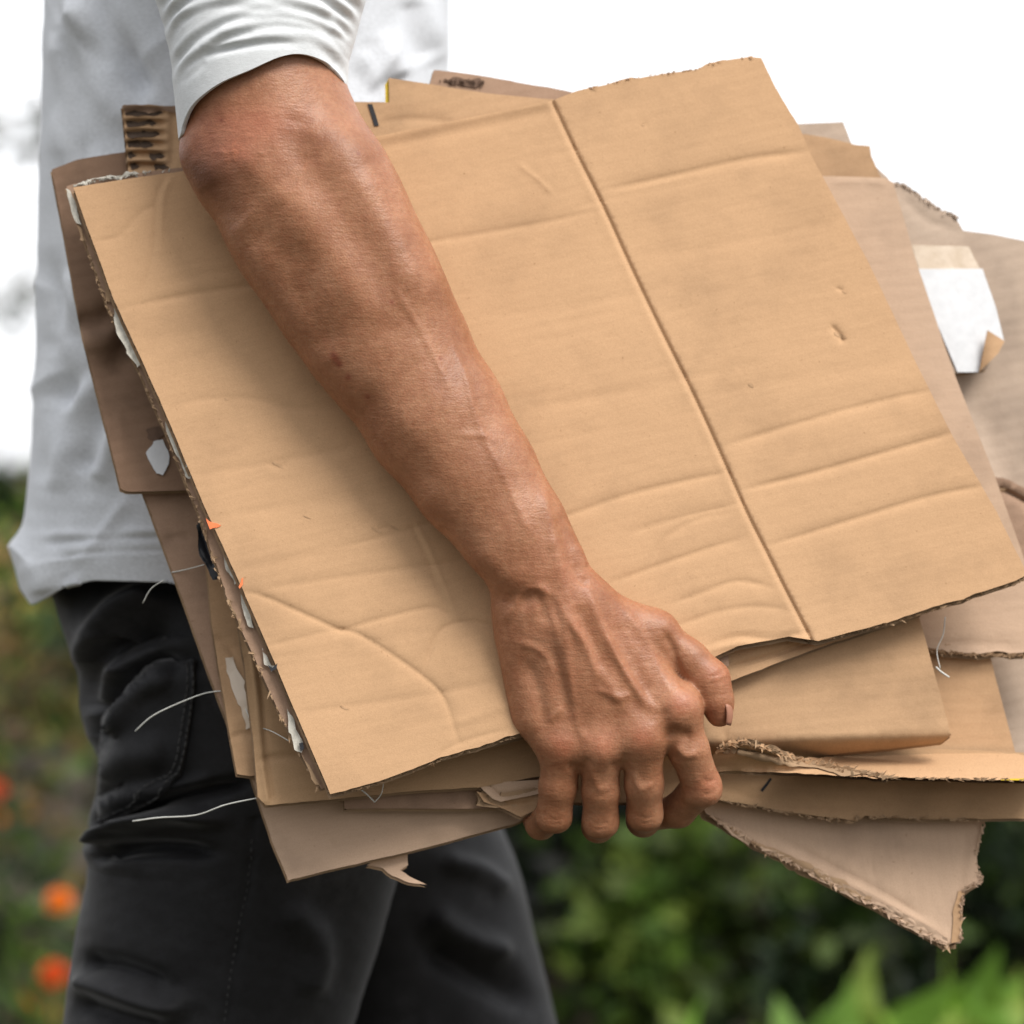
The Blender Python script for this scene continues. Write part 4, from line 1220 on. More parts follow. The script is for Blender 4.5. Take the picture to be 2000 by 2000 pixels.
#@PERSON
# ------------------------------------------------------------------ the person
def surface_nets(f, origin, h):
    s = f < 0
    c = np.zeros(tuple(n - 1 for n in f.shape), np.int8)
    for i in (0, 1):
        for j in (0, 1):
            for k in (0, 1):
                c += s[i:f.shape[0] - 1 + i, j:f.shape[1] - 1 + j, k:f.shape[2] - 1 + k]
    mixed = (c > 0) & (c < 8)
    ids = np.full(mixed.shape, -1, np.int32)
    ci = np.argwhere(mixed)
    ids[mixed] = np.arange(len(ci))
    acc = np.zeros((len(ci), 3)); cnt = np.zeros(len(ci))
    corners = [(i, j, k) for i in (0, 1) for j in (0, 1) for k in (0, 1)]
    val = {c_: f[ci[:, 0] + c_[0], ci[:, 1] + c_[1], ci[:, 2] + c_[2]] for c_ in corners}
    for a in corners:
        for ax in range(3):
            if a[ax]:
                continue
            b = list(a); b[ax] = 1; b = tuple(b)
            m = (val[a] < 0) != (val[b] < 0)
            t = val[a][m] / (val[a][m] - val[b][m])
            p = np.array(a, float)[None] + np.zeros((m.sum(), 3))
            p[:, ax] = t
            acc[m] += p; cnt[m] += 1
    V = (ci + acc / cnt[:, None]) * h + np.asarray(origin)
    F = []
    for ax in range(3):
        s0 = [slice(1, -1)] * 3; s1 = [slice(1, -1)] * 3
        s0[ax] = slice(0, -1); s1[ax] = slice(1, None)
        a, b = s[tuple(s0)], s[tuple(s1)]
        e = np.argwhere(a != b)
        flip = a[tuple(e.T)]
        base = e.copy()
        for k in range(3):
            if k != ax:
                base[:, k] += 1
        u, w = [(1, 2), (2, 0), (0, 1)][ax]
        q = []
        for du, dw in ((-1, -1), (0, -1), (0, 0), (-1, 0)):
            p = base.copy(); p[:, u] += du; p[:, w] += dw
            q.append(ids[tuple(p.T)])
        q = np.stack(q, -1)
        q[~flip] = q[~flip][:, ::-1]
        F.append(q)
    F = np.concatenate(F)
    return V, F[(F >= 0).all(1)]


def relax(V, F, it=2, lam=0.5):
    E = np.concatenate([F[:, [0, 1]], F[:, [1, 2]], F[:, [2, 3]], F[:, [3, 0]]])
    E = np.concatenate([E, E[:, ::-1]])
    deg = np.bincount(E[:, 0], minlength=len(V)).astype(float)
    for _ in range(it):
        s = np.stack([np.bincount(E[:, 0], V[E[:, 1], k], len(V)) for k in range(3)], -1) / deg[:, None]
        V = V + lam * (s - V)
    return V


def normals(V, F):
    a, b, c, d = (V[F[:, k]] for k in range(4))
    n = np.cross(c - a, d - b)
    N = np.zeros_like(V)
    for k in range(4):
        for ax in range(3):
            N[:, ax] += np.bincount(F[:, k], n[:, ax], len(V))
    return N / (np.linalg.norm(N, axis=1)[:, None] + 1e-12)


class Field:
    def __init__(s, lo, hi, h):
        s.h = h; s.lo = np.array(lo, float)
        s.n = [int((hi[k] - lo[k]) / h) + 1 for k in range(3)]
        s.ax = [(s.lo[k] + np.arange(s.n[k]) * h).astype(np.float32) for k in range(3)]

    def new(s):
        return np.full(s.n, 0.05, np.float32)

    def cone(s, f, a, b, ra, rb, k=0.004, ky=1.0, tilt=None):
        """smooth-unite a rounded cone from a to b; ky squeezes it along Y"""
        a, b = np.array(a, float), np.array(b, float)
        R = max(ra, rb) + 0.03
        lo = np.minimum(a, b) - R; hi = np.maximum(a, b) + R
        sl = []
        for i in range(3):
            i0 = max(0, int((lo[i] - s.lo[i]) / s.h)); i1 = min(s.n[i], int((hi[i] - s.lo[i]) / s.h) + 2)
            if i1 <= i0:
                return f
            sl.append(slice(i0, i1))
        X = s.ax[0][sl[0]][:, None, None]; Y = s.ax[1][sl[1]][None, :, None]; Z = s.ax[2][sl[2]][None, None, :]
        ab = b - a
        px_, py_, pz_ = X - a[0], (Y - a[1]) / ky, Z - a[2]
        abk = np.array([ab[0], ab[1] / ky, ab[2]])
        t = np.clip((px_ * abk[0] + py_ * abk[1] + pz_ * abk[2]) / (abk @ abk + 1e-12), 0, 1)
        d = np.sqrt((px_ - t * abk[0]) ** 2 + (py_ - t * abk[1]) ** 2 + (pz_ - t * abk[2]) ** 2) - (ra + t * (rb - ra))
        d = d * min(1, ky) ** 0.5
        g = f[tuple(sl)]
        f[tuple(sl)] = smin(g, d.astype(np.float32), k)
        return f


def smin(a, b, k):
    if k <= 0:
        return np.minimum(a, b)
    h = np.clip(0.5 + 0.5 * (b - a) / k, 0, 1)
    return b + (a - b) * h - k * h * (1 - h)


PX = FW / 2000          # metres per px at Y = 0


def J(px, py, ymm):
    return P(px, py, ymm * 0.001)


def build_arm():
    lo = P(255, 1700, 0); hi = P(1500, -170, 0)
    F_ = Field((lo[0], -0.085, lo[2]), (hi[0], 0.085, hi[2]), 0.00105)
    f = F_.new()
    # upper arm, elbow and forearm: px, py, Y of the axis in mm, half width in px, flattening
    ax = [(520, -160, 18, 145, .95), (518, 60, 12, 145, .95), (516, 190, 8, 149, .92), (556, 318, 4, 163, .85), (627, 445, 0, 160, .82), (698, 566, -3, 150, .82), (766, 680, -6, 139, .82),
          (852, 817, -11, 127, .80), (928, 931, -15, 112, .78), (1003, 1037, -19, 94, .76), (1050, 1108, -21, 82, .74)]
    for a, b in zip(ax[:-1], ax[1:]):
        F_.cone(f, J(*a[:3]), J(*b[:3]), a[3] * PX, b[3] * PX, 0.010, (a[4] + b[4]) / 2)
    # point of the elbow, brachioradialis, ulnar side
    F_.cone(f, J(408, 300, 2), J(440, 330, 0), 44 * PX, 46 * PX, 0.018)
    F_.cone(f, J(672, 335, -14), J(784, 560, -20), 66 * PX, 56 * PX, 0.02)
    F_.cone(f, J(530, 440, -8), J(670, 660, -10), 60 * PX, 50 * PX, 0.02)
    palm = f
    # carpus and back of the hand
    F_.cone(palm, J(1050, 1108, -21), J(1092, 1200, -20), 80 * PX, 86 * PX, 0.008, .74)
    F_.cone(palm, J(1030, 1240, -15), J(1046, 1390, -14), 52 * PX, 46 * PX, 0.012, .85)
    F_.cone(palm, J(1035, 1190, -17), J(1088, 1440, -17), 62 * PX, 44 * PX, 0.012, .80)     # 5th metacarpal side
    F_.cone(palm, J(1090, 1190, -19), J(1165, 1440, -22), 60 * PX, 44 * PX, 0.012, .80)
    F_.cone(palm, J(1118, 1200, -19), J(1245, 1425, -24), 62 * PX, 46 * PX, 0.012, .80)
    F_.cone(palm, J(1138, 1200, -17), J(1306, 1375, -21), 54 * PX, 46 * PX, 0.012, .80)
    F_.cone(palm, J(1150, 1218, -13), J(1262, 1250, -10), 46 * PX, 44 * PX, 0.014, .8)         # thenar web
    # knuckle heads
    for x, y, z, r in ((1097, 1458, -21, 31), (1173, 1460, -24, 34), (1254, 1440, -26, 36), (1327, 1384, -25, 37)):
        F_.cone(palm, J(x, y, z), J(x, y + 4, z + 4), r * PX, r * PX, 0.010)
    digits = [
        [(1098, 1452, -20, 36), (1090, 1535, -13, 36), (1082, 1590, -7, 33.5), (1056, 1610, 12, 29), (1044, 1600, 30, 25)],
        [(1173, 1458, -22, 38), (1173, 1545, -14, 36), (1173, 1600, -7, 34), (1168, 1614, 14, 31), (1166, 1600, 34, 27)],
        [(1256, 1440, -24, 39), (1258, 1530, -15, 37), (1259, 1586, -7, 34), (1256, 1602, 14, 32), (1250, 1588, 36, 27)],
        [(1324, 1392, -22, 40), (1345, 1465, -18, 39), (1371, 1535, -9, 37), (1325, 1583, 10, 33), (1270, 1596, 26, 28)],
    ]
    res = palm.copy()
    fs = []
    for dg in digits:
        g = F_.new()
        for a, b in zip(dg[:-1], dg[1:]):
            F_.cone(g, J(*a[:3]), J(*b[:3]), a[3] * PX, b[3] * PX, 0.003)
        # joint bulge
        a = dg[2]
        w_ = a[3] * 0.66
        F_.cone(g, J(a[0] - w_ * 0.45, a[1] + a[3] * 0.36, a[2] - 1), J(a[0] + w_ * 0.45, a[1] + a[3] * 0.36, a[2] - 1), w_ * PX, w_ * PX, 0.003)
        fs.append(smin(palm, g, 0.0065))
    for g in fs:
        res = smin(res, g, 0.0008)
    # thumb: the ball of the thumb blends into the palm, the free part stays apart from it
    g = F_.new()
    F_.cone(g, J(1188, 1206, -14, ), J(1285, 1234, -13), 38 * PX, 42 * PX, 0.004)
    g = smin(palm, g, 0.008)
    t2 = F_.new()
    th = [(1268, 1226, -12, 38), (1345, 1288, -13, 37), (1386, 1328, -15, 38), (1400, 1368, -16, 31), (1405, 1394, -15, 26)]
    for a, b in zip(th[:-1], th[1:]):
        F_.cone(t2, J(*a[:3]), J(*b[:3]), a[3] * PX, b[3] * PX, 0.004)
    res = smin(res, smin(g, t2, 0.0025), 0.0012)
    V, F = surface_nets(res, F_.lo, F_.h)
    V = relax(V, F, 3, 0.5)
    return V, F


V, F = build_arm()
N = normals(V, F)
if (N * (V - V.mean(0))).sum() < 0:
    F = F[:, ::-1]; N = -N
q = topx(V)
face = np.clip((-N[:, 1] - 0.02) * 2.2, 0, 1)
sculpt = [
    # extensor tendons, veins, wrist bone, creases (amount in mm)
    ('r', 1.0, 12, [(1085, 1060), (1100, 1140), (1130, 1240), (1190, 1340), (1235, 1400)]), ('r', 0.8, 9, [(1045, 1130), (1085, 1220), (1110, 1330), (1130, 1420), (1150, 1450)]),
    ('r', 1.0, 8, [(1100, 1190), (1120, 1225), (1145, 1255), (1158, 1290), (1165, 1330)]), ('r', 0.9, 8, [(1085, 1150), (1098, 1195), (1105, 1240), (1112, 1300), (1120, 1370)]),
    ('r', 1.1, 9, [(1150, 1150), (1165, 1200), (1190, 1260), (1225, 1320), (1255, 1370), (1275, 1395)]), ('r', 0.9, 8, [(1180, 1230), (1215, 1300), (1255, 1360), (1290, 1390)]),
    ('r', 0.8, 9, [(1210, 1180), (1260, 1250), (1290, 1310), (1310, 1350)]),
    ('r', 1.0, 7, [(1190, 1356), (1210, 1362), (1232, 1356)]), ('r', 0.8, 6, [(1165, 1345), (1190, 1356)]),
    ('r', 0.9, 7, [(1072, 1410), (1085, 1395), (1100, 1383)]), ('r', 0.7, 7, [(1010, 1255), (1045, 1265), (1068, 1285), (1080, 1320)]),
    ('v', 1.3, 18, [(1010, 1180), (1040, 1165), (1068, 1190), (1055, 1215)]), ('r', 1.0, 8, [(985, 1215), (1020, 1160), (1050, 1148), (1080, 1165)]),
    ('v', 1.6, 16, [(1125, 1180), (1150, 1240), (1180, 1320)]), ('v', 1.5, 16, [(1080, 1260), (1100, 1340), (1115, 1400)]), ('v', 1.2, 16, [(1200, 1210), (1240, 1300), (1275, 1360)]),
    ('v', 1.4, 15, [(1030, 1290), (1050, 1350), (1065, 1420)]),
    ('r', 1.6, 30, [(950, 1095), (975, 1118), (1000, 1130)], 1), ('v', 1.0, 18, [(965, 1160), (1000, 1172), (1040, 1160)]),
    ('r', 1.3, 13, [(1128, 1060), (1140, 1090), (1148, 1105)]), ('v', 1.0, 9, [(1120, 1100), (1130, 1130), (1150, 1140)]),
    ('r', 1.2, 12, [(1060, 960), (1075, 1020), (1085, 1080)]), ('r', 0.7, 9, [(930, 830), (980, 920), (1010, 990), (1040, 1050)]), ('v', 1.0, 14, [(1090, 1000), (1110, 1060), (1115, 1110)]),
    ('r', 0.6, 7, [(880, 660), (910, 740), (925, 800), (950, 860)]), ('r', 0.5, 7, [(895, 850), (940, 850), (975, 865)]), ('r', 0.5, 7, [(770, 560), (830, 660), (880, 760)]),
    # forearm muscles
    ('v', 2.4, 46, [(475, 430), (545, 500), (600, 610), (650, 700)]), ('r', 2.0, 40, [(560, 350), (620, 460), (690, 560), (740, 650)]), ('v', 1.5, 42, [(600, 250), (600, 300), (660, 400), (740, 520), (800, 640)]),
    ('r', 1.5, 36, [(700, 330), (760, 450), (820, 560)]), ('r', 1.5, 30, [(470, 300), (520, 350), (560, 400)]), ('v', 1.2, 30, [(590, 220), (575, 280), (600, 330)]),
    ('v', 1.0, 30, [(400, 360), (430, 400), (470, 440)]), ('v', 1.2, 30, [(700, 760), (780, 870), (850, 960)]),
    # knuckle dimples and finger joints
    ('v', 1.2, 9, [(1108, 1495), (1135, 1500), (1150, 1480)]), ('v', 1.0, 9, [(1190, 1500), (1215, 1492), (1222, 1470)]), ('r', 0.8, 7, [(1153, 1500), (1170, 1540), (1190, 1535)]), ('r', 0.8, 7, [(1235, 1500), (1250, 1540), (1275, 1530)]),
    ('v', 2.0, 13, [(1305, 1430), (1330, 1435), (1352, 1440)]), ('r', 1.4, 8, [(1320, 1455), (1340, 1475), (1362, 1470)]), ('v', 1.6, 12, [(1295, 1380), (1300, 1420), (1310, 1450)]),
    ('v', 0.6, 4, [(1372, 1520), (1385, 1526), (1398, 1522)]), ('v', 0.5, 4, [(1372, 1548), (1385, 1552), (1396, 1546)]), ('v', 0.4, 3, [(1070, 1598), (1085, 1601), (1100, 1597)]), ('v', 0.35, 3, [(1072, 1608), (1086, 1610), (1098, 1606)]),
    ('v', 0.4, 3, [(1158, 1606), (1172, 1610), (1188, 1606)]), ('v', 0.35, 3, [(1160, 1618), (1172, 1621), (1186, 1617)]), ('v', 0.4, 3, [(1246, 1594), (1262, 1598), (1276, 1594)]), ('v', 0.35, 3, [(1248, 1605), (1262, 1608), (1274, 1604)]),
    ('v', 1.6, 8, [(1300, 1235), (1312, 1265), (1326, 1310), (1342, 1348)]), ('v', 0.6, 5, [(1385, 1322), (1402, 1318), (1418, 1308)]),
    ('v', 0.5, 5, [(1380, 1338), (1400, 1334), (1420, 1326)]), ('v', 0.5, 4, [(1318, 1262), (1322, 1275)]),
]
dsp = brush_field(q, sculpt)
# callused patch on the elbow
for cx, cy, rr_ in ((455, 300, 26), (512, 298, 8)):
    m = np.exp(-(((q[:, 0] - cx) / rr_) ** 2 + ((q[:, 1] - cy) / (rr_ * 0.7)) ** 2) ** 2)
    dsp += m * (0.35 + 0.55 * waves(q, 13, 8, 5))
dsp += 0.12 * waves(q, 30, 9, 3) + 0.25 * waves(q, 90, 6, 4)
V = V + N * (dsp * face * 0.001)[:, None]
V = relax(V, F, 1, 0.4)
tint = np.ones((len(V), 3))


def dab(cx, cy, rx, ry, col, a, rot=0):
    c, s = math.cos(rot), math.sin(rot)
    dx, dy = q[:, 0] - cx, q[:, 1] - cy
    u, w = (dx * c + dy * s) / rx, (-dx * s + dy * c) / ry
    k = (a * np.exp(-(u * u + w * w)))[:, None]
    tint[:] = tint * (1 - k) + np.array(col) * k


RED, PALE, DUSK = (1.12, 0.80, 0.84), (1.18, 1.22, 1.22), (0.62, 0.60, 0.62)
for x, y in ((1098, 1460), (1180, 1458), (1256, 1440), (1330, 1376)):
    dab(x, y, 26, 26, (1.18, 0.92, 0.96), 0.6)
for x, y in ((1385, 1535), (1400, 1318), (1400, 1390)):
    dab(x, y, 30, 26, (1.1, 0.85, 0.85), 0.5)
dab(430, 300, 90, 60, (0.85, 0.66, 0.68), 0.75)
dab(398, 345, 55, 42, (0.5, 0.47, 0.5), 0.85)
dab(455, 298, 24, 18, (1.25, 1.0, 1.0), 0.7)
dab(480, 240, 110, 40, RED, 0.5)
dab(1150, 1250, 150, 130, (1.12, 1.06, 1.08), 0.6)
dab(1100, 1120, 90, 60, (1.08, 0.98, 0.98), 0.4)
for x, y, r in ((650, 695, 4), (655, 702, 5), (662, 712, 4), (680, 737, 4), (716, 775, 3), (432, 235, 3), (765, 590, 3), (700, 300, 2), (860, 700, 2), (940, 610, 2), (520, 600, 2)):
    dab(x, y, r * 1.7, r * 1.7, (0.62, 0.36, 0.36), 0.9)
for l in ([(575, 340), (590, 300)], [(600, 310), (585, 360), (565, 390)]):
    d_, _, _ = dist_poly(q, l)
    k = (0.35 * np.exp(-(d_ / 2.5) ** 2))[:, None]
    tint[:] = tint * (1 - k) + np.array((1.3, 1.3, 1.3)) * k
person = mesh_obj('person', V, F, SKIN, tint=tint)
tag(person, 'person in light grey shirt and black jeans carrying the cardboard bundle under one bare forearm', 'person')
# thumbnail at the right edge of the thumb tip
nv, nf = [], []
for i in range(7):
    for j in range(7):
        a = math.radians(-58 + 84 * j / 6)
        t = i / 6
        rr_ = (26.6 - 3 * t) * PX * (1 - 0.15 * (2 * t - 1) ** 2)
        cx, cy, cz = J(1402 + 3 * t, 1374 + 42 * t * (1 - 0.06 * (j - 3) ** 2 / 9), -19)
        nv.append([cx + math.cos(a) * rr_ * 1.0, cz * 0 + cy - math.sin(a) * rr_ * 0.9 * -1 if False else cy + math.sin(a) * rr_ * 0.9, cz])
for i in range(6):
    for j in range(6):
        nf.append([i * 7 + j, i * 7 + j + 1, (i + 1) * 7 + j + 1, (i + 1) * 7 + j])
NAIL, nt_, nb_ = mat('nail', (0.33, 0.155, 0.10), 0.5, 0.25)
nail = mesh_obj('thumbnail', nv, nf, NAIL, person)
sol = nail.modifiers.new('t', 'SOLIDIFY'); sol.thickness = 0.0007


# ---- clothes
def tab(t, xs_, ys_):
    return np.interp(t, xs_, ys_)


def loft(ys_, L, R, yc, dep, nphi=220, expo=2.3):
    """rings at screen heights ys_; L, R silhouettes in px; yc centre depth, dep half depth (m)"""
    V = []
    ph = np.linspace(0, 2 * math.pi, nphi, endpoint=False)
    c, s = np.cos(ph), np.sin(ph)
    cc = np.sign(c) * np.abs(c) ** (2 / expo); ss = np.sign(s) * np.abs(s) ** (2 / expo)
    for y, l, r, yy, dd in zip(ys_, L, R, yc, dep):
        sc = FW * (yy + D) / D / 2000
        z = ZC - (y - 1000) * sc
        V.append(np.stack([((l + r) / 2 - 1000) * sc + (r - l) / 2 * sc * cc, yy - dd * ss, z + 0 * cc], -1))
    V = np.concatenate(V)
    n = len(ys_)
    F = [[i * nphi + k, i * nphi + (k + 1) % nphi, (i + 1) * nphi + (k + 1) % nphi, (i + 1) * nphi + k] for i in range(n - 1) for k in range(nphi)]
    return V, np.array(F)


def cloth(name, V, F, strokes, m, parent, thick=0.0012, crumple=0.0, rumple=0.3, rs=120, seed=0, clip=None, label=None):
    N = normals(V, F)
    ctr = V.mean(0)
    if (N[:, 1] * (V[:, 1] - ctr[1])).sum() < 0:
        N = -N; F = F[:, ::-1]
    q = topx(V)
    face = np.clip((-N[:, 1] + 0.15) * 3, 0, 1)
    d = brush_field(q, strokes) * face * (0.75 + 1.3 * waves(q, 140, 5, seed + 20)) + crumple * np.clip(1 - 4.5 * np.abs(waves(q * [1, 0.75], 300, 4, seed + 31)), 0, 1) ** 1.5 * np.clip(0.5 + 2 * waves(q, 300, 4, seed + 33), 0, 1) + rumple * waves(q, rs, 8, seed) * 2 + rumple * 0.4 * waves(q, rs / 3, 8, seed + 1)
    V = V + N * d[:, None] * 0.001
    o = mesh_obj(name, V, F, m, parent)
    if thick:
        md = o.modifiers.new('thickness', 'SOLIDIFY')
        md.thickness = thick; md.offset = -1
    if label:
        o['label'] = label
    return o, V, F


# shirt body
ys_ = np.concatenate([np.linspace(-1500, -200, 40), np.linspace(-180, 1181, 260)])
L = tab(ys_, [-1500, -1250, -900, -300, 0, 207, 400, 725, 860, 932, 1000, 1031, 1098, 1130, 1181], [330, 150, 60, 90, 106, 98, 93, 87, 80, 74, 70, 63, 34, 42, 62])
R = tab(ys_, [-1500, -1250, -900, -300, 0, 150, 400, 900, 1181], [600, 800, 900, 885, 877, 876, 880, 880, 870])
yc = 0.262 + 0 * ys_
dep = tab(ys_, [-1500, -1300, -1150, 0, 1181], [0.05, 0.12, 0.16, 0.158, 0.165])
Vs, Fs = loft(ys_, L, R, yc, dep, 300, 2.4)
# hem line: the tail hangs lower at the back, rises along the side
qs = topx(Vs)
hem = np.interp(qs[:, 0], [22, 60, 68, 104, 130, 180, 350, 600, 880], [1120, 1181, 1181, 1160, 1146, 1134, 1137, 1150, 1160])
m = (qs[:, 1] > 1000)
t_ = np.clip((qs[:, 1] - 1000) / 181, 0, 1)
newy = 1000 + t_ * (hem - 1000)
sc_ = FW * (Vs[:, 1] + D) / D / 2000
Vs[m, 2] = (ZC - (newy - 1000) * sc_)[m]
shirt_folds = [
    ('r', 7, 30, [(150, -20), (185, 90), (215, 180), (250, 260)]), ('v', 7, 24, [(205, -20), (225, 60), (250, 130), (290, 200)]), ('r', 4, 22, [(118, 60), (125, 200), (122, 330)]), ('v', 3, 18, [(140, 90), (150, 250), (160, 360)]),
    ('v', 4, 26, [(130, 650), (125, 720), (110, 800)]), ('r', 6, 30, [(210, 690), (160, 790), (110, 900), (95, 960)]), ('v', 6, 26, [(230, 740), (190, 830), (160, 930)]), ('r', 5, 26, [(240, 800), (210, 890), (190, 940)]),
    ('v', 3, 20, [(100, 700), (110, 600), (105, 480)]), ('r', 3, 22, [(130, 520), (150, 600), (145, 680)]), ('v', 5, 22, [(120, 800), (150, 740), (200, 690)]),
    ('v', 6, 28, [(690, 90), (720, 130), (752, 190)]), ('r', 7, 28, [(730, 60), (750, 110), (765, 160)]), ('v', 3, 24, [(800, 0), (810, 60), (840, 120)]), ('r', 3, 24, [(840, -20), (845, 60), (860, 130)]),
    ('v', 1.1, 5, [(66, 1062), (150, 1055), (230, 1052), (330, 1050), (420, 1052)], 1), ('r', 0.9, 8, [(66, 1048), (150, 1042), (230, 1038), (330, 1037), (420, 1040)], 1),
    ('v', 1.0, 5, [(80, 1090), (200, 1078), (340, 1074)], 1), ('v', 3, 26, [(90, 1050), (110, 1090), (140, 1140)]), ('r', 3, 24, [(50, 1090), (80, 1120), (90, 1160)]), ('v', 2, 16, [(150, 960), (230, 970), (320, 950)]),
]
shirt, Vs2, Fs2 = cloth('shirt', Vs, Fs, shirt_folds, SHIRT, person, 0.0015, 2.2, 0.5, 150, 2, label='light grey jersey shirt with its hem over the jeans')

# sleeve with the rolled cuff
SL_y = [-900, -500, -160, 0, 41, 57, 119, 168, 186, 280]
SL_L = [240, 262, 285, 303, 317, 322, 335, 339, 341, 350]
SL_R = [740, 745, 735, 714, 703, 699, 681, 679, 679, 682]
cuffx = [341, 352, 360, 386, 440, 505, 562, 601, 643, 662, 679]
cuffy = [275, 272, 253, 221, 189, 164, 138, 130, 138, 151, 174]
cuff_s = smooth_line(list(zip(cuffx, cuffy)), 8)
nph, nt = 320, 210
VV = []
ph = np.linspace(0, 2 * math.pi, nph, endpoint=False)
for i in range(nt):
    t = i / (nt - 1)
    t = 1 - (1 - t) ** 1.5
    c, s = np.cos(ph), np.sin(ph)
    xm = 510 + 169 * c
    yb = np.interp(xm, cuff_s[:, 0], cuff_s[:, 1])
    yb = np.where(s > 0, yb, np.interp(xm, [341, 679], [275, 174]) + 35 * (-s))     # s>0 faces the camera
    y = -900 + (yb + 900) * t
    l = np.interp(y, SL_y, SL_L); r = np.interp(y, SL_y, SL_R)
    Yc = np.interp(y, [-900, -160, 60, 200], [0.10, 0.022, 0.012, 0.008])
    dp = np.interp(y, [-900, -100, 200], [0.062, 0.052, 0.0435])
    sc = FW * (Yc + D) / D / 2000
    VV.append(np.stack([((l + r) / 2 - 1000 + (r - l) / 2 * c) * sc, Yc - dp * s, ZC - (y - 1000) * sc], -1))
Vl = np.concatenate(VV)
Fl = np.array([[i * nph + k, i * nph + (k + 1) % nph, (i + 1) * nph + (k + 1) % nph, (i + 1) * nph + k] for i in range(nt - 1) for k in range(nph)])
def below(pts, d):
    return [(x, y + d) for x, y in pts]
v1 = [(395, 112), (412, 103), (460, 91), (521, 83), (569, 84), (620, 93), (659, 119), (675, 148)]
v2 = [(342, 185), (350, 155), (362, 133), (386, 112), (434, 80), (485, 61), (524, 51), (569, 52), (633, 66), (668, 100), (680, 125)]
v3 = [(338, 142), (346, 120), (358, 102), (386, 72), (434, 47), (485, 33), (553, 34), (617, 48), (663, 76), (685, 100)]
v4 = [(332, 95), (342, 60), (358, 38), (402, 18), (460, 9), (537, 9), (617, 26), (668, 56), (692, 80)]
v5 = [(326, 50), (345, 20), (380, -4), (460, -22), (540, -24), (620, -5), (675, 32), (697, 60)]
v6 = [(320, 10), (345, -20), (400, -50), (500, -62), (600, -45), (680, 0), (705, 30)]
v7 = [(310, -40), (350, -80), (450, -105), (560, -105), (660, -70), (710, -20)]
sleeve_folds = [('v', 2.0, 8, v1), ('r', 1.5, 14, below(v1, -15)), ('v', 1.2, 8, v2), ('r', 1.6, 11, below(v2, -13)), ('v', 2.2, 8, v3), ('r', 1.3, 10, below(v3, -13)), ('v', 1.3, 8, v4), ('r', 1.8, 12, below(v4, -15)),
                ('v', 2.3, 9, v5), ('r', 1.6, 12, below(v5, -16)), ('v', 2, 9, v6), ('r', 2.0, 14, below(v6, -20)), ('v', 2, 10, v7), ('v', 1.0, 8, [(590, 98), (635, 110), (662, 134)]), ('v', 0.9, 8, [(352, 165), (380, 140), (400, 118)]),
                ('r', 0.5, 9, [(360, 262), (388, 226), (440, 194), (505, 169), (562, 144), (601, 135), (643, 143), (664, 156)], 1),
                ('v', 1.4, 8, [(640, 20), (670, 50), (682, 80)]), ('v', 1.6, 9, [(560, 20), (610, 30), (650, 55)]), ('r', 1.2, 10, [(420, 60), (470, 40), (520, 38)]), ('v', 1.2, 9, [(400, 90), (450, 72), (500, 62)])]
cloth('sleeve', Vl, Fl, sleeve_folds, SLEEVE, person, 0.0022, 0.0, 0.12, 90, 7, label='pale grey sleeve pushed up into folds above the elbow')

# jeans
def leg(ys_, Lt, Rt, yct, dpt, n=220):
    L = np.interp(ys_, *Lt); R = np.interp(ys_, *Rt)
    return loft(ys_, L, R, np.interp(ys_, *yct), np.interp(ys_, *dpt), n, 2.2)


yl = np.concatenate([np.linspace(1075, 2010, 330), np.linspace(2020, 3700, 60)])
V1, F1 = leg(yl, ([1075, 1155, 1240, 1310, 1380, 1430, 1470, 1480, 1540, 1585, 1602, 1625, 1647, 1662, 1680, 1725, 1854, 2000, 2700, 3700], [90, 100, 131, 156, 162, 174, 194, 198, 194, 180, 177, 180, 168, 170, 178, 172, 146, 126, 60, 20]),
             ([1075, 1400, 1600, 1725, 2000, 2700, 3700], [860, 850, 815, 776, 694, 470, 330]), ([1075, 3700], [0.195, 0.215]), ([1075, 1140, 1230, 1500, 2000, 2700, 3700], [0.060, 0.072, 0.092, 0.098, 0.094, 0.07, 0.06]))
V2, F2 = leg(yl, ([1075, 1600, 2000, 2700, 3700], [100, 330, 560, 800, 760]), ([1075, 1400, 1560, 1626, 1672, 1725, 1854, 2000, 2700, 3700], [868, 900, 955, 985, 1005, 1021, 1052, 1090, 1230, 1060]),
             ([1075, 3700], [0.345, 0.345]), ([1075, 1500, 2000, 2700, 3700], [0.10, 0.10, 0.094, 0.07, 0.06]))
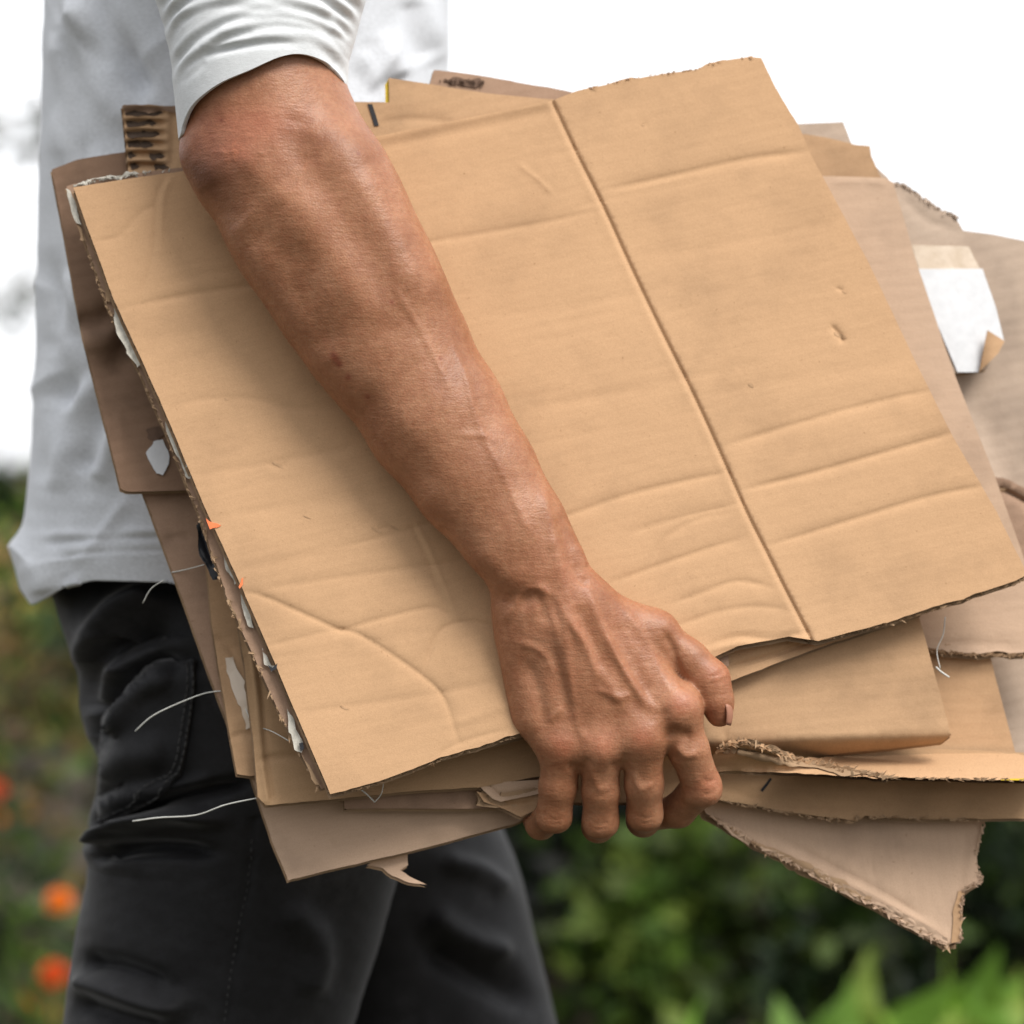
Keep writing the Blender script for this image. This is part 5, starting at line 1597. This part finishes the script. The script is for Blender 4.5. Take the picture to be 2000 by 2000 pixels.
jf = [('v', 11, 30, [(160, 1400), (168, 1336), (207, 1270), (260, 1240), (330, 1220)]), ('r', 7, 30, [(150, 1330), (190, 1250), (240, 1195), (320, 1165)]), ('v', 9, 24, [(192, 1470), (200, 1414), (223, 1360), (290, 1305), (357, 1300)]),
      ('r', 7, 22, [(208, 1440), (235, 1370), (290, 1325), (340, 1315)]), ('r', 6, 24, [(175, 1380), (185, 1330), (230, 1290)]),
      ('v', 9, 14, [(176, 1612), (215, 1595), (290, 1570), (380, 1545), (480, 1530)]), ('r', 8, 17, [(195, 1640), (215, 1628), (260, 1608), (340, 1592), (430, 1600)]), ('v', 5, 14, [(178, 1680), (230, 1660), (320, 1655), (420, 1665)]),
      ('r', 5, 15, [(200, 1600), (240, 1572), (330, 1548), (440, 1530)]), ('r', 4, 30, [(210, 1520), (260, 1480), (330, 1470)]), ('v', 3, 12, [(180, 1570), (215, 1540), (250, 1525)]),
      ('r', 4, 22, [(140, 1915), (200, 1930), (310, 1968), (370, 1955)]), ('v', 4, 24, [(140, 1955), (220, 1985), (330, 2010)]), ('v', 4, 20, [(160, 1880), (230, 1890), (330, 1925)]), ('r', 3, 30, [(560, 1760), (620, 1850), (600, 1950)]),
      ('r', 4, 28, [(840, 1780), (900, 1830), (1000, 1870)]), ('v', 4, 28, [(830, 1850), (920, 1900), (1040, 1960)]), ('r', 3, 22, [(860, 1680), (930, 1700), (1000, 1740)]), ('v', 1.0, 5, [(497, 1600), (486, 1710), (468, 1828), (450, 1940), (436, 2040)], 1)]
Vj = np.concatenate([V1, V2]); Fj = np.concatenate([F1, F2 + len(V1)])
# each leg gets its own folds from its own normals
jf = [(a, b * 2.1) + tuple(c) for a, b, *c in jf]
parts = []
for (Va, Fa, sd) in ((V1, F1, 4), (V2, F2, 9)):
    Na = normals(Va, Fa)
    if (Na[:, 1] * (Va[:, 1] - Va[:, 1].mean())).sum() < 0:
        Na = -Na; Fa = Fa[:, ::-1]
    qa = topx(Va)
    fc = np.clip((-Na[:, 1] - 0.12) * 2.2, 0, 1)
    Va = Va + Na * ((brush_field(qa, jf) * fc + 1.2 * waves(qa, 170, 8, sd) + 0.3 * waves(qa, 50, 8, sd + 1)) * 0.001)[:, None]
    parts.append((Va, Fa.tolist()))
Vj, Fj = join(parts)
jeans = mesh_obj('jeans', Vj, Fj, DENIM, person)
jeans['label'] = 'black denim jeans with a back pocket'
bvh = BVHTree.FromPolygons([tuple(v) for v in parts[0][0]], [tuple(f) for f in parts[0][1]])
camv = Vector(cam.location)


def hit(px, py):
    d = (Vector(P(px, py, 0)) - camv).normalized()
    loc, nrm, _, _ = bvh.ray_cast(camv, d)
    return loc, nrm


# back pocket: a patch of denim following the seat
pk = [(205, 1400), (300, 1300), (386, 1285), (384, 1320), (372, 1420), (356, 1515), (330, 1540), (290, 1560), (235, 1590), (197, 1610)]
rough, _ = densify(pk, 6, 0, 1)
pv, pf = fill(rough, 9)
PV = []
for x, y in pv:
    loc, nrm = hit(x, y)
    if loc is None:
        loc, nrm = Vector(P(x, y, 0.11)), Vector((0, -1, 0))
    if nrm.y > 0:
        nrm = -nrm
    PV.append((loc + nrm * 0.0016)[:])
pocket = mesh_obj('back_pocket', PV, pf, DENIM, jeans)
md = pocket.modifiers.new('t', 'SOLIDIFY'); md.thickness = 0.0014


def stitches(name, pts, parent, r=0.00045, dash=11, gap=4, off=0.0037):
    pts = smooth_line(np.array(pts, float), 12)
    s = np.concatenate([[0], np.cumsum(np.linalg.norm(np.diff(pts, axis=0), axis=1))])
    out = []
    a = 0
    while a + dash < s[-1]:
        seg = []
        for t in np.linspace(a, a + dash, 4):
            x, y = np.interp(t, s, pts[:, 0]), np.interp(t, s, pts[:, 1])
            loc, nrm = hit(x, y)
            if loc is None:
                seg = []
                break
            if nrm.y > 0:
                nrm = -nrm
            seg.append(np.array((loc + nrm * off)[:]))
        if len(seg) == 4:
            out.append(tube(seg, r, r, 5))
        a += dash + gap
    if out:
        v, f = join(out)
        return mesh_obj(name, v, f, STITCH, parent)


E1 = [(384, 1300), (378, 1370), (366, 1450), (350, 1512), (325, 1537), (285, 1558), (235, 1584), (205, 1604)]
stitches('stitching', E1, pocket)
stitches('stitching', [(x - 11, y - 6) for x, y in E1], pocket)
stitches('stitching', [(492, 1640), (486, 1710), (462, 1828), (444, 1940), (432, 2040)], jeans, 0.0003, 7, 9, 0.0006)
